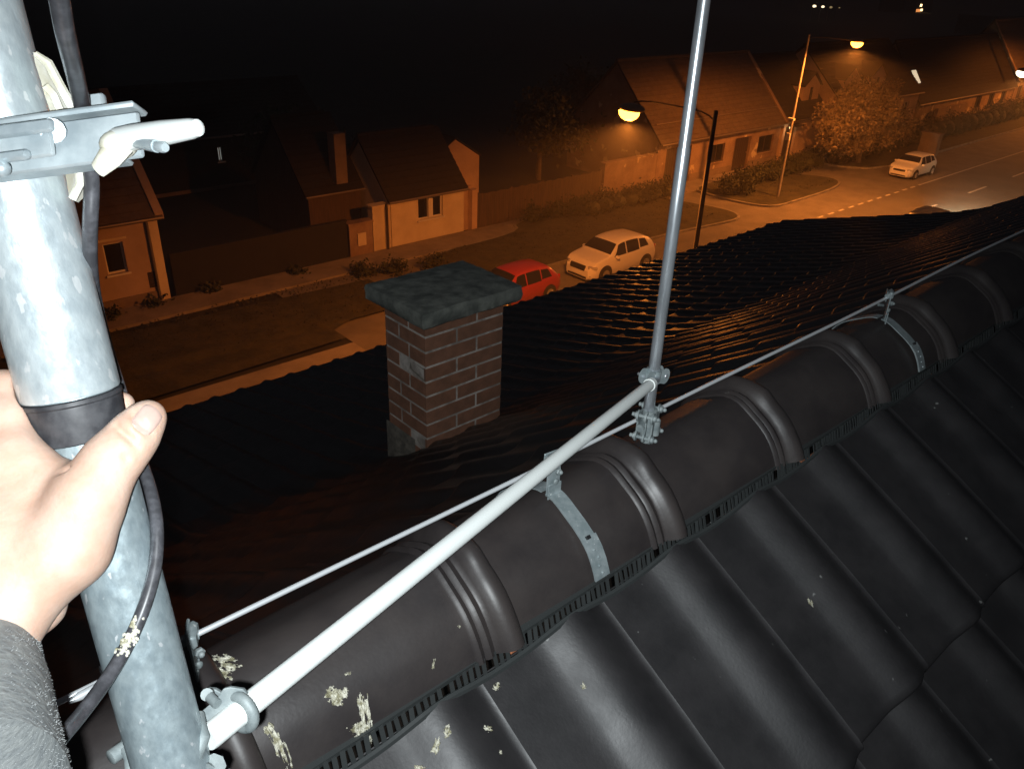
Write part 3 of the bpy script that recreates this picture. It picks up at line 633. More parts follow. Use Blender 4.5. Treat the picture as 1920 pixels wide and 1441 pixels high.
c = car('parked_car', 'small red parked hatchback between the brick chimney and the white SUV', 'car_red', 4.15, 1.72, 1.48, suv=False); c.location = (20.75, 22.55, G); c.rotation_euler = (0, 0, PI+.01)
c = car('parked_car', 'far white parked hatchback beside the grey cabinet near the street tree', 'car_white', 4.2, 1.76, 1.48, suv=False); c.location = (59.5, 23.1, G); c.rotation_euler = (0, 0, PI-.02)
c = car('moving_car', 'black car with headlights on, mostly hidden behind the right end of the tiled roof', 'car_black', 4.4, 1.8, 1.46, suv=False, lit=True); mv = PZ(1742, 390, G+1.42); mv = Vector((45.6, 16.0, 0)); c.location = (mv.x, 16.0, G)
for sy in (-.65, .65):
    light('headlight_beam', 'SPOT', (mv.x+2.3, 16.0+sy, G+.66), 5000, (.95, 1, .66), .06, spot=66, aim=(1, -.02, -.20), blend=.9)

# ================================================================= TREES, HEDGES, CABINET
def leaves(centres, n, size, spread=1.0, clump=.45):
    b = MB(); vs = []; fs = []
    cs = [(Vector(c_), Vector(r_)) for c_, r_ in centres]; wts = np.array([r.x*r.y*r.z for _, r in cs])**.75; wts /= wts.sum()
    k = 0; ncl = max(8, n//26); pts = []
    for _ in range(ncl):
        i = rng.choice(len(cs), p=wts); c_, r_ = cs[i]; d = Vector(rng.normal(size=3)).normalized(); rr = rng.uniform(.55, 1.06)
        pts.append(c_+Vector((d.x*r_.x*rr, d.y*r_.y*rr, d.z*r_.z*rr)))
    for _ in range(n):
        p = pts[rng.randint(ncl)]+Vector(rng.normal(size=3)*clump*.5)
        u = Vector(rng.normal(size=3)).normalized(); v = u.orthogonal().normalized(); v = (Matrix.Rotation(rng.uniform(0, 6.28), 3, u) @ v); s_ = size*rng.uniform(.6, 1.3)
        a = v*s_; c_ = u.cross(v)*s_*.55
        n0 = len(vs); vs += [p-a, p+c_, p+a, p-c_]; fs.append((n0, n0+1, n0+2, n0+3))
    b.v = vs; b.f = fs; b.mi = [rng.randint(2) for _ in fs]
    return b
def tree(name, label, base, h, centres, n, size, mats, group=None, tr=.16, clump=.45):
    t = thing(name, base, label, 'tree', group); bx = Vector(base)
    b = MB(); top = bx+Vector((.2, 0, h*.55)); b.tube([bx, bx+Vector((.05, 0, h*.2)), bx+Vector((.1, .05, h*.38)), top], [tr*1.35, tr, tr*.85, tr*.5], 9)
    for c_, r_ in centres:
        c_ = Vector(c_); s0 = bx+Vector((.1, .03, h*rng.uniform(.25, .45))); mid = s0.lerp(c_, .5)+Vector((0, 0, .2)); b.tube([s0, mid, c_], [tr*.5, tr*.3, tr*.12], 6)
        for _ in range(5):
            d = Vector(rng.normal(size=3)); e = c_+Vector((d.x*r_[0]*.5, d.y*r_[1]*.5, d.z*r_[2]*.5)); b.tube([mid.lerp(c_, .5), e], [tr*.15, .01], 4)
    b.build('trunk', 'bark', t)
    leaves(centres, n, size, clump=clump).build('crown', mats, t, smooth=False)
    return t
tb = PY(1604, 308, 27.0); TX = PZ(1604, 308, G).x; TYy = PZ(1604, 308, G).y
cen = []
for (px, py, r) in ((1612, 190, 1.9), (1575, 215, 1.7), (1650, 200, 1.8), (1680, 228, 1.5), (1600, 250, 1.7), (1645, 250, 1.7), (1560, 250, 1.2), (1625, 168, 1.2), (1585, 270, 1.1), (1690, 255, 1.2), (1665, 170, 1.0)):
    p = PY(px, py, TYy+rng.uniform(-.8, .8)); cen.append((tuple(p), (r*.86, r*.8, r*.62)))
tree('street_tree', 'broad leafy street tree lit orange beyond the far white car', (TX, TYy, G), 6.0, cen, 15000, .115, ['leaf_a', 'leaf_b'], tr=.24, clump=.50)
for (px, Y, h, lab) in ((1010, 37, 6.0, 'dark tree behind the left part of the board fence'), (1090, 39, 6.8, 'dark tree behind the middle of the board fence'), (1165, 36, 6.4, 'dark tree behind the peeling garden wall'), (560, 40, 5.0, 'dim bushy tree in the unlit yard')):
    q = PY(px, 300, Y); cs = [((q.x+rng.uniform(-1.6, 1.6), Y+rng.uniform(-1, 1), G+h*rng.uniform(.45, .85)), (1.5, 1.4, 1.1)) for _ in range(5)]
    tree('garden_tree', lab, (q.x, Y, G), h, cs, 3500, .16, ['leaf_dark', 'leaf_dark'], 'garden trees behind the fences', clump=.7)
def hedge(name, label, pts, r, h, n, group='hedges and bushes on the verges', mats=('leaf_dark', 'leaf_dark')):
    t = thing(name, (pts[0][0], pts[0][1], G), label, 'hedge' if len(pts) > 2 else 'bush', group)
    cs = [((x+rng.uniform(-.3, .3), y+rng.uniform(-.25, .25), G+.12+h*rng.uniform(.38, .52)), (r*rng.uniform(.8, 1.25), r*.8, h*rng.uniform(.42, .58))) for x, y in pts for _ in (0, 1)]
    leaves(cs, n, .085, clump=.30).build('foliage', list(mats), t, smooth=False)
    b = MB()
    for x, y in pts:
        b.ball((x, y, G+.10+h*.36), 1, (r*.72, r*.55, h*.36), 10, 6)
        for _ in range(4): b.tube([(x, y, G), (x+rng.uniform(-.4, .4)*r, y+rng.uniform(-.4, .4)*r, G+h*.8)], [.03, .01], 4)
    b.build('stems', 'leaf_dark', t)
    return t
lin = lambda x0, y0, x1, y1, n: [(x0+(x1-x0)*i/(n-1), y0+(y1-y0)*i/(n-1)) for i in range(n)]
bs = PZ(1375, 352, G+.5); hedge('round_bush', 'round black bush at the left tip of the grass island, beside the pale lamp pole', [(bs.x, bs.y)], 1.15, 1.5, 2200)
h1 = PZ(1415, 338, G+.6); h2 = PZ(1540, 300, G+.6)
hedge('hedge', 'low dark hedge in front of the long lit house, right of the round black bush', lin(h1.x, h1.y+.6, h2.x, h2.y+.4, 8), .95, 1.15, 7000)
hedge('hedge', 'low spreading hedge behind the near street lamp, along the foot of the long lit house', lin(32.5, 29.2, 39.2, 29.3, 7), .9, 1.1, 5000)
hedge('hedge', 'sparse low hedge at the foot of the board fence', lin(29, 30.2, 34.5, 30.2, 6), .55, .7, 2600)
hedge('hedge', 'dark hedge under the street tree, behind the far white car', lin(57.5, 28.0, 70, 28.0, 10), 1.1, 1.5, 8000)
hedge('hedge', 'long black hedge running right from the grey cabinet to the photo edge', lin(71.5, 27.9, 100, 28.1, 17), 1.3, 2.0, 11000)
for px, py, lab in ((690, 508, 'small dark shrub behind the left side of the chimney cap'), (735, 505, 'small dark shrub behind the middle of the chimney cap'), (812, 492, 'small dark shrub above the right side of the chimney cap')):
    q = PZ(px, py, G+.2); hedge('shrub', lab, [(q.x, q.y)], .50, .26, 420, mats=('leaf_dark', 'leaf_dark'))
for i, (px, py) in enumerate(((290, 572), (215, 592), (405, 545), (560, 512))):
    q = PZ(px, py, G+.1); hedge('shrub', ['low weed clump at the foot of the brown house', 'low weed clump nearest the mast at the brown house', 'low weed clump at the left part of the dark yard wall', 'low weed clump at the right part of the dark yard wall'][i], [(q.x, q.y)], .36, .10, 160, mats=('leaf_dark', 'leaf_dark'))
cb = thing('electric_cabinet', (67.3, 25.4, G), 'upright pale grey street cabinet behind the far white car', 'cabinet')
b = MB(); b.bb(66.95, 67.55, 24.6, 26.0, G+.1, G+1.75); b.build('cabinet', 'plaster_grey', cb, smooth=False, bevel=.02)
b = MB(); b.bb(66.9, 67.6, 24.55, 26.05, G+1.752, G+1.83); b.build('lid', 'plaster_grey', cb, smooth=False)
b = MB(); b.bb(66.925, 66.948, 24.7, 25.28, G+.2, G+1.65); b.bb(66.925, 66.948, 25.32, 25.9, G+.2, G+1.65); b.build('door', 'plaster_grey', cb, smooth=False)
# grass tufts growing over the verge
b = MB()
for _ in range(6000):
    x = rng.uniform(-5, 52); y = rng.uniform(24.9, 29.0)
    if 17 < x < 20.3 or 39.2 < x < 43.2: continue
    z = G+.13; h_ = rng.uniform(.03, .09); a = rng.uniform(0, 6.28); dx, dy = math.cos(a)*.05, math.sin(a)*.05
    n0 = len(b.v); b.v += [Vector((x-dx, y-dy, z)), Vector((x+dx, y+dy, z)), Vector((x+dy*1.5, y-dx*1.5, z+h_))]; b.f.append((n0, n0+1, n0+2)); b.mi.append(0)
o = b.build('grass_tufts', 'grass', smooth=False); tag(o, 'rough tufts of grass on the verges across the street', 'grass', kind='stuff')

# ================================================================= OUR ROOF
YR = 0.80                      # ridge line
TW = 0.278                     # tile cover width
own = thing('house', (6, 1.5, G), 'dark glazed tiled roof of the house underfoot, filling the lower half of the photo', 'house')
def tile_h(u):                 # one wide pan and one broad roll per tile
    u = np.asarray(u) % 1.0
    pan = 0.004*np.cos((u-0.26)*2*PI*1.9)*(u < .52)*0
    d = (u-0.69)/0.29
    roll = np.where(np.abs(d) < 1, 0.029*(np.cos(d*PI/2)**2)**.80, 0.0)
    return roll+pan+0.004*u
UC = np.array([0, .06, .15, .26, .36, .44, .48, .52, .56, .60, .64, .68, .71, .74, .78, .82, .86, .90, .94, .97, .995])
mat('roof_tile_far_shade', (0.014, 0.012, 0.012), 0.34, var=(0.010, 0.009, 0.009), vscale=9, bump=0.03, bscale=160, spec=0.8, roughvar=0.05)  # darker, glossier copy of the near tile: far-slope shade put into its colour
def slope_tiles(name, X0, X1, phase, fronts, pos, label, m_='roof_tile', lf=1.0):
    """fronts: arc positions of course fronts (increasing downhill), pos(s)->(y,z,nx,nz) surface frame"""
    b = MB(); k0 = int(math.floor((X0-phase)/TW)); k1 = int(math.ceil((X1-phase)/TW))
    hh = tile_h(UC)*(1.0 if lf == 1.0 else .92)
    for ci in range(len(fronts)-1):
        s0, s1 = fronts[ci], fronts[ci+1]; L_ = s1-s0
        rows = [(d_, l_*lf) for d_, l_ in ((-.04, -.012), (L_*.5, .010), (L_-.020, .0225), (L_-.007, .0215), (L_-.001, .0165), (L_, .010), (L_+.002, -.006))]
        for k in range(k0, k1):
            xa = phase+k*TW; j1, j2, j3 = rng.uniform(-.0022, .0022), rng.uniform(-.0025, .0025), rng.uniform(-.003, .003)
            P = []
            for ri, (ds, lift) in enumerate(rows):
                s = s0+ds+j3*(ds > 0); y, z, ny, nz = pos(max(fronts[0]-.02, s)); row = []
                tw = j1+j2*(ds/L_)
                fr = 1.0 if ri < 4 else (.97 if ri == 4 else .93)
                for ui, u in enumerate(UC):
                    x = xa+u*TW*1.004; hgt = hh[ui]*fr+lift+.002+tw*(u-.5)*2+(.0035 if u > .97 else 0)
                    if X0-.01 <= x <= X1+.01 or True: row.append((min(max(x, X0), X1), y+ny*hgt, z+nz*hgt))
                P.append(row)
            b.grid(P)
    o = b.build(name, m_, own, smooth=True, angle=50)
    if label: o['label'] = label
    return o
tn = math.radians(33.0)
def near_pos(s):   # s = distance down the near slope from the ridge
    y = YR-s*math.cos(tn); z = -0.892-s*math.sin(tn); return (y, z, -math.sin(tn), math.cos(tn))
sc = lambda y: (YR-y)/math.cos(tn)
fr = [sc(.642)]
while near_pos(fr[-1])[0] > -3.4: fr.append(fr[-1]+0.450)
slope_tiles('near_roof_slope', -3.0, 13.1, 0.565-.278*6, fr, near_pos, 'near side of the tiled roof with broad dark rolls')
# far slope: steep above, sprocketed flatter towards the eaves
yy = np.linspace(YR, 7.42, 600)
def zf(y): a = -0.881-0.71*(y-YR); c_ = -1.944-.29*y; k = 14.0; return np.log(np.exp(k*a)+np.exp(k*c_))/k - np.log(1+np.exp(k*(c_-a)))/k*0
zz = -np.minimum(-zf(yy), 1e9)
arc = np.concatenate([[0], np.cumsum(np.hypot(np.diff(yy), np.diff(zz)))])
def far_pos(s):
    y = float(np.interp(s, arc, yy)); z = float(np.interp(s, arc, zz)); y2 = y+.05; d = (float(np.interp(y2, yy, zz))-float(np.interp(y, yy, zz)))/max(1e-6, min(.05, 7.42-y)) if y < 7.36 else -.29
    n_ = math.hypot(1, d); return (y, z, -d/n_, 1/n_)
fr2 = [.19]
while fr2[-1]+.43 < arc[-1]: fr2.append(fr2[-1]+.43)
slope_tiles('far_roof_slope', -3.0, 13.1, .05, fr2, far_pos, 'far side of the tiled roof, almost black with orange glints', 'roof_tile_far_shade', .5)
b = MB()   # verge boards, eaves fascia, gutter, walls below
b.bb(-3.0, 13.06, 7.30, 7.36, -4.42, -4.14); b.bb(13.03, 13.09, .9, 4.4, -4.6, -3.75) 
b.build('fascia', 'dark_wood', own, smooth=False)
b = MB(); b.bb(-2.7, 12.9, -4.6, 7.0, G, -4.22); b.build('wall', 'plaster_grey', own, smooth=False)
b = MB(); P = []
for i in range(24):
    y = YR+(7.35-YR)*i/23; z = float(np.interp(y, yy, zz)); P.append((y, z))
b.prism([(13.0, y, z-.012) for y, z in P]+[(13.0, 7.3, -4.3), (13.0, .8, -3.9)], (1, 0, 0), .06)
b.prism([(13.0, -3.3, near_pos(sc(-3.3))[1]-.02), (13.0, YR, -.98), (13.0, YR, -3.9), (13.0, -3.3, -4.2)], (1, 0, 0), .06)
b.build('gable_wall', 'plaster_grey', own, smooth=False)

# ridge tiles with moulded collars
RC = .423; RX0 = .648
SEC = [(0, 0), (.018, -.002), (.034, -.0085), (.053, -.0190), (.075, -.0310), (.094, -.0440), (.110, -.0600), (.122, -.0790), (.131, -.0990), (.137, -.1170)]
_sl = [0.0]
for q in range(1, len(SEC)): _sl.append(_sl[-1]+math.hypot(SEC[q][0]-SEC[q-1][0], SEC[q][1]-SEC[q-1][1]))
ZCR = -0.841
def ridge_pt(a, X, off, crown=0.0):
    w_ = (a-PI/2)/(PI/2); sg = -1 if w_ > 0 else 1; l_ = min(abs(w_), 1.0)*_sl[-1]
    def at(l): 
        l = max(0, min(_sl[-1], l)); return float(np.interp(l, _sl, [q[0] for q in SEC])), float(np.interp(l, _sl, [q[1] for q in SEC]))
    d0, z0 = at(l_-.012); d1, z1 = at(l_+.012); dy, dz = at(l_)
    if l_ < .012: tx, tz = 1.0, 0.0
    else: tx, tz = d1-d0, z1-z0
    n_ = math.hypot(tx, tz); nx_, nz_ = -tz/n_, tx/n_
    cr = crown*(.16+.55*math.exp(-((dy-.040)/.015)**2))
    return Vector((X, YR+sg*(dy+nx_*off), ZCR+dz+nz_*off+cr))
AN = [math.radians(a) for a in (0, 8, 18, 28, 38, 46, 50, 54, 58, 64, 72, 81, 90, 99, 108, 116, 122, 126, 130, 134, 142, 152, 162, 172, 180)]
coll = [(-.455, -.007), (-.30, -.003), (-.095, 0), (-.088, .0005), (-.085, .0040), (-.079, .0058), (-.073, .0030), (-.070, .0012), (-.067, .0040), (-.061, .0060), (-.055, .0036), (-.051, .0020), (-.048, .0030), (-.043, .0080), (-.036, .0150), (-.028, .0195), (-.019, .0210), (-.010, .0190), (-.004, .0150), (0, .0095), (0, -.004)]
def ridge_tile(k):
    xe = RX0+RC*k; b = MB(); P = []; j = rng.uniform(-.002, .002, 3)
    for dx, off in coll:
        row = []
        for a in AN:
            flare = 0.0
            e_ = min(abs(a), abs(PI-a)) if True else 0
            if e_ < .45: flare = (off*0.3+.003)*(1-e_/.45)
            p = ridge_pt(a, xe+dx, off+flare, crown=max(0, off-.004)*.75)
            p += Vector((0, j[0], j[1]+.004*(dx/RC)*-1*(-1))); row.append(p)
        P.append(row)
    b.grid(P)
    # thickness: inner shell at the collar mouth
    P2 = [[ridge_pt(a, xe+dx, off-.014)+Vector((0, j[0], j[1])) for a in AN] for dx, off in ((0, .0085), (-.03, .0085), (-.40, -.006))]
    b.grid([P[-1], P2[0], P2[1], P2[2]])
    return b.build('ridge_tile', 'ridge_glaze', own, smooth=True, angle=38)
RT = {k: ridge_tile(k) for k in range(-3, 29)}
# clay chip at broken corners
def chip(k, pts, m_='broken_clay', h=.003, nm='broken_edge'):
    b = MB(); P = [Vector(p) for p in pts]; c_ = sum(P, Vector())/len(P); nrm = Vector((-.0, -.8, .6))
    n = len(P); vs = P+[c_+nrm*h]; b.add(vs, [(i, (i+1) % n, n) for i in range(n)]); o = b.build(nm, m_, RT[k], smooth=False); return o
pc = lambda px, py, y: PY(px, py, y)
chip(0, [pc(953, 1216, .648), pc(960, 1212, .648), pc(972, 1211, .648), pc(969, 1219, .646), pc(958, 1226, .646)])
chip(2, [pc(1493, 862, .648), pc(1500, 859, .648), pc(1510, 861, .648), pc(1503, 867, .646)])
def splash(k, px, py, rx, ry, rot, seed, m_='lichen', th=.0035, parent=None, surf='ridge'):
    """raised crust following the tile surface: a ragged blob cut out of a fine grid"""
    b = MB(); r = ray(px, py); N = 34; vid = {}; 
    ca, sa = math.cos(rot), math.sin(rot)
    def hit(qx, qy):
        rr = ray(qx, qy)
        if surf == 'ridge':
            # march along the ray to the ridge profile
            lo, hi = .4, 3.0
            def inside(t):
                p = rr*(t/F); y = abs(p[1]-YR)
                return y < .136 and p[2] < ZCR+float(np.interp(y, [q[0] for q in SEC], [q[1] for q in SEC]))
            t = .35
            while t < 3 and not inside(t): t += .004
            for _ in range(8):
                tm = t-.002
                t = tm if inside(tm) else t+.0005
            return Vector(rr*(t/F))
        n = Vector((0, -math.sin(tn), math.cos(tn))); p0 = Vector((0, YR, -.881))+n*.014; d = Vector(rr); return d*(p0.dot(n)/d.dot(n))
    c0 = hit(px, py)
    for i in range(N+1):
        for j in range(N+1):
            u, v = (i/N-.5)*2, (j/N-.5)*2
            f_ = u*u+v*v+.9*noise.noise(Vector((u*2.3+seed, v*2.3, seed)))+.5*noise.noise(Vector((u*6+seed, v*6, 5)))
            if f_ < .62:
                x_, y_ = u*rx, v*ry; q = hit(px+x_*ca-y_*sa, py+x_*sa+y_*ca)
                hgt = th*min(1, (.62-f_)*3)*(.55+.8*abs(noise.noise(Vector((u*7, v*7, seed)))))
                vid[i, j] = len(b.v); b.v.append(q-q.normalized()*(hgt+.0006))
    for i in range(N):
        for j in range(N):
            q = [(i, j), (i+1, j), (i+1, j+1), (i, j+1)]
            if all(t in vid for t in q): b.f.append(tuple(vid[t] for t in q)); b.mi.append(0)
    if not b.f: return None
    return b.build('crust_patch', m_, parent, smooth=True, angle=60)
nearS = [o for o in own.children if o.name.startswith('near_roof')][0]
for (px, py, rx, ry, rot, sd) in ((631, 1303, 26, 24, 0, 1), (684, 1340, 15, 62, -.15, 2), (670, 1366, 24, 16, -.3, 3), (424, 1238, 32, 17, .3, 4), (432, 1252, 13, 12, 0, 5), (525, 1400, 13, 58, -.35, 6), (505, 1368, 14, 18, -.2, 7), (412, 1262, 28, 12, .4, 8), (653, 1262, 10, 4, -.4, 9), (813, 1243, 4, 14, .2, 10), (861, 1174, 4, 4, 0, 11), (470, 1343, 8, 10, 0, 12)):
    splash(0, px, py, rx, ry, rot, sd*3.1, parent=RT[0] if px > 520 else RT[-1])
for (px, py, rx, ry, rot, sd) in ((931, 1286, 8, 10, .3, 13), (1094, 1285, 6, 9, 0, 14), (839, 1370, 9, 14, .3, 15), (817, 1400, 9, 22, .3, 16), (893, 1430, 9, 14, .5, 17), (785, 1438, 14, 8, 0, 18), (939, 1409, 4, 5, 0, 19), (915, 1365, 11, 7, .2, 20), (1520, 1128, 5, 11, -.5, 21)):
    splash(0, px, py, rx, ry, rot, sd*2.7, parent=nearS, surf='slope', th=.003)

# ridge ventilation comb along the near edge
def hsm(x): return sum(float(tile_h((x+d-(0.565-.278*6))/TW)) for d in (-.04, -.02, 0, .02, .04))/5
b = MB(); x = -1.0
while x < 7.5:
    ln = rng.uniform(-.004, .003); tw_ = rng.uniform(-.25, .25)
    hb = -.979+.5*hsm(x); b.box((x, .6535, (hb-.950)/2+ln*.5), (.0075, .0016, max(.006, -.950-hb)), Matrix.Rotation(tw_, 3, 'Z') @ Matrix.Rotation(-.30, 3, 'X'))
    if rng.rand() < .07: x += .011
    x += .0125
b.bb(-1.5, 13, .660, .680, -.958, -.950)
P = []
for i in range(1100):
    X = -1.0+i*.0125; hz = -.980+.5*hsm(X); P.append([(X, .653, hz), (X, .6485, hz+.0035), (X, .6445, hz), (X, .643, hz-.006)])
b.grid(P)
b.build('ridge_comb', 'comb_plastic', own, smooth=False)

# chimney
cx0, cx1, cy0, cy1, cz0, cz1 = 2.405, 2.998, 3.34, 3.75, -3.25, -1.818
ch = MB(); ch.bb(cx0+.003, cx1-.003, cy0+.003, cy1-.003, cz0, cz1); 
chim = ch.build('chimney', 'mortar', own, smooth=False, bevel=0); chim['label'] = 'red brick chimney with thick mossy concrete cap'
b = MB(); z = cz1; row = 0; CH = .0975; j_ = .015
patches = []
while z > cz0:
    za, zb_ = z-CH+j_/2, z-j_/2
    cutX = [cx0, cx0+(.232 if row % 2 else .385), cx1]; cutY = [cy0, cy0+(.266 if row % 2 else .166), cy0+(.41)]
    for i in range(2):
        a, c_ = cutX[i]+(j_/2 if i else 0), cutX[i+1]-(j_/2 if i == 0 else 0)
        for ysd in (cy0, cy1-.02): b.box(((a+c_)/2, ysd+.010, (za+zb_)/2), (c_-a, .020+rng.uniform(0, .002), zb_-za))
    for i in range(2):
        a, c_ = cutY[i]+(j_/2 if i else .021), cutY[i+1]-(j_/2 if i == 0 else .021)
        if row in (3,) and i == 0: continue
        if row == 8 and i == 0: continue
        if row >= 9 and i == 1: continue
        for xs in (cx0, cx1-.02): b.box((xs+.010, (a+c_)/2, (za+zb_)/2), (.020, c_-a, zb_-za))
    z -= CH; row += 1
b.build('brickwork', 'brick_red', chim, smooth=False, bevel=.002)
b = MB()
for i, (y0, y1, z0, z1) in enumerate(((3.345, 3.50, cz1-CH*3.95, cz1-CH*3.1), (3.362, 3.44, cz1-CH*8.9, cz1-CH*8.2))):
    b.add([(cx0-.002, y0, z0), (cx0-.002, y1, z0+.03), (cx0+.004, y1, z1), (cx0-.002, y0, z1), (cx0+.02, (y0+y1)/2, (z0+z1)/2)], [(0, 1, 4), (1, 2, 4), (2, 3, 4), (3, 0, 4)])
b.build('mortar_patch', 'repair_mortar', chim, smooth=False)
b = MB(); P = []
for i in range(16):
    rowp = []
    for j in range(16):
        y = 3.46+.32*i/15; z = cz1-CH*8.6-.35*j/15; e = min(i, 15-i, j, 15-j)/4
        rowp.append((cx0-.004-.013*min(1, e)*(.6+.7*noise.noise(Vector((y*14, z*14, 2)))), y, z))
    P.append(rowp)
b.grid(P); b.build('mortar_patch', 'repair_mortar', chim)
# weathered cap slab
def capcorner(px, py, Z): p = PZ(px, py, Z); return (p.x, p.y)
ZT = -1.722
kx0, kx1, ky0, ky1 = 2.325, 3.06, 3.25, 3.82
b = MB(); P = []; NX, NY = 44, 38
def capp(u, v, z):
    x = kx0+(kx1-kx0)*u; y = ky0+(ky1-ky0)*v; q = noise.noise(Vector((x*6, y*6, z*5)))*.006+noise.noise(Vector((x*22, y*22, z*20)))*.004
    return x, y, q
def cap_top(i, j):
    u, v = i/NX, j/NY; x, y, q = capp(u, v, ZT); e = min(u, 1-u, v, 1-v); return Vector((x, y, ZT+q+.012*min(1, e*5)))
b.grid([[cap_top(i, j) for j in range(NY+1)] for i in range(NX+1)])
rim = [(i, 0) for i in range(NX)]+[(NX, j) for j in range(NY)]+[(i, NY) for i in range(NX, 0, -1)]+[(0, j) for j in range(NY, 0, -1)]
P = []
cc = Vector(((kx0+kx1)/2, (ky0+ky1)/2, 0))
for (i, j) in rim+[rim[0]]:
    t_ = cap_top(i, j); col = [t_]
    d = Vector((t_.x-cc.x, t_.y-cc.y, 0)).normalized()
    for k, (dz, off) in enumerate(((-.018, .006), (-.05, .008), (-.085, .002), (-.10, -.02), (-.10, -.12))):
        q = noise.noise(Vector((t_.x*9, t_.y*9, dz*30)))*.007+noise.noise(Vector((t_.x*30, t_.y*30, dz*60)))*.005; col.append(Vector((t_.x, t_.y, ZT+dz))+d*(off+q))
    P.append(col)
b.grid(P); b.build('cap', 'concrete_cap', chim, smooth=True, angle=50)
b = MB(); b.prism([(cx0-.05, cy0-.05, -2.62), (cx1+.05, cy0-.05, -2.62), (cx1+.05, cy1+.05, -3.0), (cx0-.05, cy1+.05, -3.0)], (0, 0, 1), -.10); b.build('flashing', 'dark_wood', chim, smooth=False)

# ================================================================= LIGHTNING CONDUCTOR, HOLDERS, ROD
ZC = -0.774
cond = MB(); pts = [Vector((x, YR+.0015*math.sin(x*3), ZC+.0018*math.sin(x*5+1))) for x in np.linspace(.016, 12.9, 70)]
cond.tube(pts, .0040, 10)
tag(cond.build('conductor_wire', 'wire_alu', loc=(6, YR, ZC)), 'round aluminium lightning wire running above the ridge tiles', 'wire')
cw = MB(); cw.tube([(-1.2, YR+.01, ZC-.09), (-.3, YR+.01, ZC-.035), (.004, YR, ZC-.008), (.016, YR, ZC)], .0040, 10)
def holder(X, label, flip=1, lean=0.0):
    t = thing('conductor_holder', (X, YR, ZCR), label, 'wire holder', 'strap holders for the ridge conductor')
    W_ = .0160
    def strap(a0, a1, nm, side):
        b = MB(); P = []
        for i in range(22):
            a = a0+(a1-a0)*i/21; bump = .0
            o1 = ridge_pt(a, X, .0028+.004); o0 = ridge_pt(a, X, .0028+.0015)
            P.append([o0+Vector((-W_, 0, 0)), o1+Vector((-W_, 0, 0)), o1+Vector((W_, 0, 0)), o0+Vector((W_, 0, 0)), o0+Vector((-W_, 0, 0))])
        b.grid(P)
        # doubled, slotted lower band with pressed dimples
        if side:
            P = []
            for i in range(14):
                a = a1+(a0-a1)*.42*i/13; o1 = ridge_pt(a, X, .0095); o0 = ridge_pt(a, X, .0070); w2 = W_*1.12
                P.append([o0+Vector((-w2, 0, 0)), o1+Vector((-w2, 0, 0)), o1+Vector((w2, 0, 0)), o0+Vector((w2, 0, 0)), o0+Vector((-w2, 0, 0))])
            b.grid(P); b.add(P[-1][:4], [(0, 1, 2, 3)]); b.add(P[0][:4], [(0, 1, 2, 3)])
            for i in range(4): b.ball(ridge_pt(a1+(a0-a1)*(.05+.08*i), X+.002*(-1)**i, .0095), .0028, nu=8, nv=5)
        return b.build(nm, 'strap_zinc', t, smooth=True, angle=35)
    s1 = strap(math.radians(92), math.radians(174), 'strap', True)
    k = MB(); k.box(ridge_pt(math.radians(140), X-.004, .0118), (.008, .006, .006), Matrix.Rotation(-.7, 3, 'X')); k.build('slot', 'car_trim', s1, smooth=False)
    strap(math.radians(87), math.radians(20), 'strap', False)
    b = MB(); ax = Vector((math.cos(lean), math.sin(lean), 0)); ay = Vector((-math.sin(lean), math.cos(lean), 0)); az = Vector((0, 0, 1))
    b.rbox((X, YR-.006, ZCR+.039), ax, az, ay, (.030, .078, .003), .0014)
    b.rbox((X, YR-.0105, ZCR+.010), ax, az, ay, (.030, .034, .003), .0014)
    b.build('upright', 'strap_zinc', t)
    b = MB(); b.rbox((X+.004, YR-.004, ZC+.008), ax, az, ay, (.034, .022, .012), .005); b.rbox((X+.002, YR+.006, ZC+.002), ax, az, ay, (.030, .030, .004), .002)
    b.tube([(X+.01, YR-.002, ZC+.004), (X-.012, YR-.002, ZC+.004)], .0072, 10); b.build('clip', 'strap_zinc', t)
    b = MB(); b.bolt((X+.006, YR-.010, ZC-.018), (0, -1, .2), .0068, .006); b.ball((X+.006, YR-.017, ZC-.017), .0045, nu=8, nv=6); b.build('bolt', 'cast_zinc', t)
    b = MB(); b.ball((X+.001, YR-.012, ZCR+.030), .0062, (1, .6, 1), 12, 8); b.build('rivet', 'cast_zinc', t)
    b = MB(); b.tube([(X-.008, YR+.004, ZCR+.042), (X-.024, YR+.010, ZCR+.046)], .0042, 8); b.build('bolt', 'cast_zinc', t)
    return t
Xh1 = PY(1031, 922, YR).x; Xh2 = PY(1652, 603, YR).x
holder(Xh1, 'grey strap holder in the middle of the ridge, just behind the white strut', lean=-.1)
holder(Xh2, 'grey strap holder furthest right on the ridge, beyond the steel rod', lean=.5)
holder(.200, 'strap holder partly hidden behind the thick galvanised mast', lean=1.1)

XR_ = PY(1204, 780, YR).x
rod = thing('lightning_rod', (XR_, YR, ZC), 'tall shiny steel lightning rod rising from the ridge wire', 'lightning rod')
topv = PY(1307, 0, YR-.0)
b = MB(); rb = Vector((XR_, YR-.013, ZC-.045)); rt = Vector((topv.x, YR-.013, topv.z)); dr = (rt-rb)
pm = rb+dr*.72
b.tube([rb, rb+Vector((0, 0, .002)), pm, pm+dr*.004, rb+dr*2.2], [.0095, .0108, .0108, .0098, .0098], 24); b.build('rod', 'bright_steel', rod)
